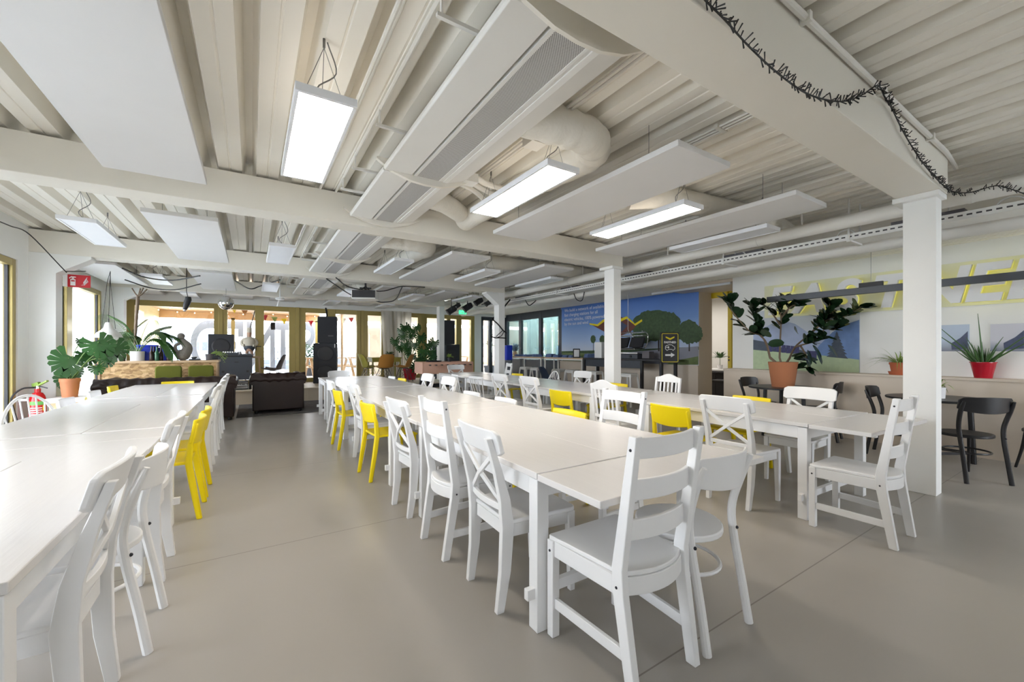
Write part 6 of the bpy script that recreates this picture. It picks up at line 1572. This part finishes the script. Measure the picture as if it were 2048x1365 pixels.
cab([at_d(1050, 600, 9.5), at_d(1058, 611, 9.5), at_d(1068, 605, 9.5), at_d(1072, 601, 9.5)], 0.012, 'black lead with a plug under the white cable tray')
cab([at_x(1146, 583, 6.3), at_x(1153, 599, 6.3), at_x(1164, 601, 6.3), at_x(1169, 582, 6.3)], 0.010, 'thin cable loop below the cable tray left of the middle column')
cab([at_d(983, 640, 10.4), at_d(1005, 618, 10.6), at_d(1020, 600, 10.8)], 0.018, 'black cable slanting behind the braced column')

# garland of dark fairy lights on the nearest beam
def garland():
    yF = 0.965; pts = [at_y(1385, -30, yF), at_y(1412, 2, yF), at_y(1450, 40, yF), at_y(1500, 95, yF), at_y(1560, 150, yF), at_y(1620, 190, yF), at_y(1680, 203, yF), at_y(1720, 192, yF), at_y(1755, 172, 0.93), at_y(1770, 195, 0.93), at_y(1785, 220, yF), at_y(1810, 270, yF), at_y(1845, 325, yF), at_y(1880, 365, yF), at_y(1905, 383, 0.97),
           at_x(1940, 385, 5.55), at_x(1990, 372, 5.55), at_x(2020, 378, 5.55), at_x(2060, 392, 5.55)]
    P = smoothp(pts, 14); wire = MB(); wire.tube(P, 0.0045, 6); buds = MB(); q = random.Random(6)
    L = 0
    for a, b in zip(P[:-1], P[1:]):
        seg = (b-a).length; n = max(1, int(seg/0.010))
        for k in range(n):
            c = a.lerp(b, k/n); d = (b-a).normalized(); s = V((q.uniform(-1,1), -abs(q.uniform(0,0.8)), q.uniform(-1,1))); s -= d*s.dot(d)*0.4
            if s.length < 0.3: continue
            s.normalize(); e = c+s*q.uniform(0.026, 0.048); buds.tube([c, c.lerp(e, 0.6), e], [0.0022, 0.003, 0.0036], 5)
    t = thing('fairy_light_garland', 'dark unlit fairy light garland draped along the nearest ceiling beam', 'garland')
    build('wire', wire, M['cable'], t); o = build('bulbs', buds, M['cable'], t); o['kind'] = 'stuff'
garland()
# ================================================================= outside
M['terrace'] = mat('terrace_paving', (0.55,0.54,0.52), 0.8, var=0.1)
M['canopy_wood'] = mat('canopy_wood', (0.55,0.33,0.15), 0.5, var=0.12, vscale=5, stretch=(8,1,1))
M['parasol'] = mat('parasol_cloth', (0.82,0.74,0.62), 0.85)
M['letter_grey'] = mat('letter_grey', (0.17,0.19,0.22), 0.6)
M['far_grey'] = mat('far_facade', (0.45,0.50,0.56), 0.8, var=0.2, vscale=1)
M['field'] = mat('field', (0.5,0.52,0.5), 0.95, var=0.2, vscale=0.1)
mb = MB(); mb.box(-3.06, 12.5, YB+0.25, 24, -0.1, 0.25); struct('terrace_floor', mb, M['terrace'])
mb = MB(); mb.box(-80, 90, -80, 140, -4.3, -4.1); struct('ground', mb, M['field'])
# yellow glazed wing on the left of the terrace
mb = MB(); XW = -2.75
ww = [(13.95, 14.5), (15.5, 16.4), (17.9, 18.5)]
c = YB+0.2
for a, b in ww: mb.box(XW-0.1, XW, c, a, 0.25, 2.75); mb.box(XW-0.1, XW, a, b, 2.45, 2.75); mb.box(XW-0.1, XW, a, b, 0.25, 0.4); c = b
mb.box(XW-0.1, XW, c, 19.0, 0.25, 2.75); struct('wall_terrace', mb, mat('ochre_cladding', (0.62,0.55,0.27), 0.5))
mb = MB(); mb.box(-2.9, 2.4, YB+0.2, 19.0, 2.72, 2.85); mb.box(-2.9, 2.4, 18.8, 19.0, 2.45, 2.72)
t = thing('terrace_canopy', 'orange-brown timber canopy over the terrace behind the glass doors', 'canopy'); build('roof', mb, M['canopy_wood'], t)
for x in (-0.6, 2.3): build('post', MB().box(x-0.06, x+0.06, 18.8, 18.92, 0.25, 2.5), M['gold'], t)
mb = MB(); mb.box(1.2, 9.0, 14.6, 17.6, 2.52, 2.56); mb.box(1.2, 9.0, 14.6, 14.65, 2.35, 2.52)
t = thing('parasol', 'beige awning spread over the terrace', 'awning'); build('cloth', MB().grid(lambda u, v: (2.5+7.5*u, 14.5+3.4*v, 2.50+0.30*math.sin(PI*u)*math.sin(PI*v)), 12, 8, 0.01), M['parasol'], t)
for x, y in ((2.55, 14.6), (9.9, 14.6), (2.55, 17.8), (9.9, 17.8)): build('pole', MB().tube([(x, y, 0.25), (x, y, 2.5)], 0.04, 10), M['wood'], t)
mb = MB(); mb.box(3.9, 12.4, 18.0, 18.15, 0.25, 2.35); tag(build('wind_screen', mb, M['parasol']), 'beige wind screen at the end of the terrace', 'screen')
# big grey letters seen from behind
t = None
for s, px in zip('DENTSAF', (415, 470, 522, 566, 614, 657, 703)):
    yL = 19.6; p = at_y(px, 700, yL)
    o = text('roof_letter', s, 2.75, M['letter_grey'], None, (p.x, yL, 1.35), (R(90), 0, R(180)), extrude=0.10, offset=0.03)
    o.scale = (0.55, 1, 1)
    tag(o, 'big grey outdoor letter %s seen from behind through the glass' % s, 'letter', 'outdoor roof letters')
# picnic table
a = at_y(640, 700, 17.0)
t = thing('picnic_table', 'wooden picnic table with benches on the terrace', 'picnic table', (a.x+0.3, 16.8, 0.25), R(8))
build('tabletop', MB().box(-0.95, 0.95, -0.38, 0.38, 0.72, 0.76), M['wood'], t)
for s in (-1, 1): build('bench', MB().box(-0.95, 0.95, s*0.75-0.13, s*0.75+0.13, 0.42, 0.46), M['wood'], t)
for x in (-0.7, 0.7):
    for s in (-1, 1): build('leg', MB().bar((x, s*0.68, 0), (x, s*0.2, 0.72), 0.04, 0.09, (1, 0, 0)), M['wood'], t)
    build('cross_beam', MB().box(x-0.02, x+0.02, -0.8, 0.8, 0.38, 0.42), M['wood'], t)
a = at_y(905, 700, 16.5); t2 = dup(t, (a.x+1.5, 16.4, 0.25), R(-6), 'wooden picnic table outside the right hand glass doors', None)
a = at_y(622, 700, 18.2); t = thing('potted_bush', 'green bush on the terrace left of the speaker stack', 'plant', (a.x, 18.3, 0.25)); pot(t, M['anthracite'], 0.2, 0.25, 0.4)
mb = MB(); q = random.Random(77)
for k in range(420):
    c = V((q.gauss(0,0.16), q.gauss(0,0.16), q.uniform(0.4,1.25))); leaf(mb, c, (q.uniform(-1,1), q.uniform(-1,1), q.uniform(-0.3,1)), (0,0,1), 0.12, 0.06, n=3)
build('foliage', mb, M['leaf'], t)
a = at_y(978, 700, 14.6); t = thing('potted_palm', 'spiky palm outside the dark glass terrace door', 'plant', (a.x+0.1, 14.7, 0.25)); pot(t, M['anthracite'], 0.2, 0.25, 0.4)
mb = MB(); rosette(mb, 46, 0.55, 0.04, (0.0, 1.5), 0.03, 0.6, 88, 1.25); mb.tube([(0,0,0.3),(0,0,1.3)], 0.03, 8); build('foliage', mb, M['leaf'], t, smooth=80)
# bunting and string lights
t = thing('bunting', 'coloured bunting flags outside the glass doors', 'bunting')
q = random.Random(5); cols = [M['yel_print'], M['orange_plastic'], M['white'], M['pot_red'], M['leaf_light']]
A = V((-0.6, 15.2, 2.66)); B = V((3.2, 15.8, 2.5)); P = [A.lerp(B, k/14)-V((0,0,0.28*math.sin(PI*k/14))) for k in range(15)]
build('cord', MB().tube(P, 0.004, 5), M['white'], t)
for k in range(14):
    c = (P[k]+P[k+1])/2; build('flag', MB().prism([(-0.09, 0), (0.09, 0), (0.02, -0.2)], -0.002, 0.002, lambda x, z, y, c=c: (c.x+x, c.y+y, c.z+z)), cols[k % 5], t, smooth=0)
t = thing('string_lights', 'small warm bulbs strung under the timber canopy', 'string lights')
wire = MB(); 
for r_, (yy, zz) in enumerate(((14.3, 2.62), (15.6, 2.62), (17.0, 2.60))):
    P = [V((-2.5+0.45*k, yy+0.15*math.sin(k), zz-0.05*abs(math.sin(k*0.9)))) for k in range(12)]; wire.tube(P, 0.004, 4)
    for k, p in enumerate(P): build('bulb', MB().sphere((p.x, p.y, p.z-0.03), 0.016, 8, 6), M['bulb'], t)
build('wire', wire, M['cable'], t)
# terrace railing and far buildings
mb = MB()
for k in range(26): mb.box(-12+k*1.0, -11.96+k*1.0, 21.9, 21.94, 0.0, 1.2)
for z in (0.6, 0.9, 1.2): mb.box(-12, 13, 21.9, 21.94, z-0.02, z+0.02)
tag(build('railing', mb, M['letter_grey']), 'grey railing at the edge of the terrace', 'railing')
for x, y, w, d, h, l in ((-16, 34, 9, 6, 5.6, 'distant grey building seen through the left window'), (-34, 26, 8, 8, 5.2, 'far pale building at the left edge window'), (8, 60, 22, 8, 4.2, 'distant low grey building behind the outdoor letters'), (-8, 75, 10, 8, 6.5, 'distant narrow block on the horizon')):
    t = thing('distant_building', l, 'building', (x, y, -4.1)); build('facade', MB().box(-w/2, w/2, -d/2, d/2, 0, h+1.5), M['far_grey'], t)
    mb = MB()
    for k in range(int(w)): mb.box(-w/2+0.2+k, -w/2+0.8+k, -d/2-0.02, -d/2, h-1.2, h)
    build('window_band', mb, M['anthracite'], t)

# ================================================================= light and camera
w = bpy.data.worlds.new('World'); bpy.context.scene.world = w; w.use_nodes = True; nt = w.node_tree; nt.nodes.clear()
o = nt.nodes.new('ShaderNodeOutputWorld'); bg = nt.nodes.new('ShaderNodeBackground'); tc = nt.nodes.new('ShaderNodeTexCoord'); sp = nt.nodes.new('ShaderNodeSeparateXYZ')
nt.links.new(tc.outputs['Generated'], sp.inputs[0]); cr = nt.nodes.new('ShaderNodeValToRGB'); nt.links.new(sp.outputs['Z'], cr.inputs['Fac'])
e = cr.color_ramp.elements; e[0].position = 0.0; e[0].color = (0.90, 0.94, 1.0, 1); e[1].position = 1.0; e[1].color = (0.78, 0.85, 1.0, 1)
nt.links.new(cr.outputs['Color'], bg.inputs['Color']); bg.inputs['Strength'].default_value = SKY; nt.links.new(bg.outputs[0], o.inputs['Surface'])
def portal(loc, rot, sx, sy):
    l = bpy.data.lights.new('window_portal', 'AREA'); l.shape = 'RECTANGLE'; l.size = sx; l.size_y = sy; l.cycles.is_portal = True
    ob = bpy.data.objects.new('window_portal', l); C.objects.link(ob); ob.location = loc; ob.rotation_euler = rot
for a, b, z0, z1 in LW: portal((-2.92, (a+b)/2, (z0+z1)/2), (0, R(-90), 0), z1-z0, b-a)   # faces +x
for a, b, z0, z1 in FILL_RW: portal(((a+b)/2, YR-0.25, (z0+z1)/2), (R(90), 0, 0), b-a, z1-z0)
portal(((XL+XM)/2, YB+0.2, 1.45), (R(-90), 0, 0), XM-XL, 2.25)
def area_light(x, y, z, sx, sy, e):
    l = bpy.data.lights.new('office_light', 'AREA'); l.shape = 'RECTANGLE'; l.size = sx; l.size_y = sy; l.energy = e; l.color = (1.0, 0.94, 0.86)
    ob = bpy.data.objects.new('office_light', l); C.objects.link(ob); ob.location = (x, y, z)
area_light(10.6, 7.5, 2.8, 2, 2, 28)  # unseen area light in the office, no fixture modelled
cam = bpy.data.cameras.new('Camera'); co = bpy.data.objects.new('Camera', cam); C.objects.link(co); bpy.context.scene.camera = co
co.location = (0, 0, CAM_H); co.rotation_euler = (R(90), 0, -YAW); cam.sensor_width = 36; cam.lens = FPX/2048*36; cam.shift_y = 17.5/2048; cam.clip_start = 0.02; cam.clip_end = 400
sc = bpy.context.scene; sc.view_settings.view_transform = 'Standard'; sc.view_settings.look = 'None'; sc.view_settings.gamma = 1.0; sc.view_settings.use_curve_mapping = False
sc.view_settings.exposure = EXPO
sc.cycles.use_denoising = True; sc.cycles.max_bounces = 10; sc.cycles.diffuse_bounces = 6; sc.cycles.transparent_max_bounces = 16; sc.cycles.sample_clamp_indirect = 6; sc.cycles.caustics_reflective = False; sc.cycles.caustics_refractive = False
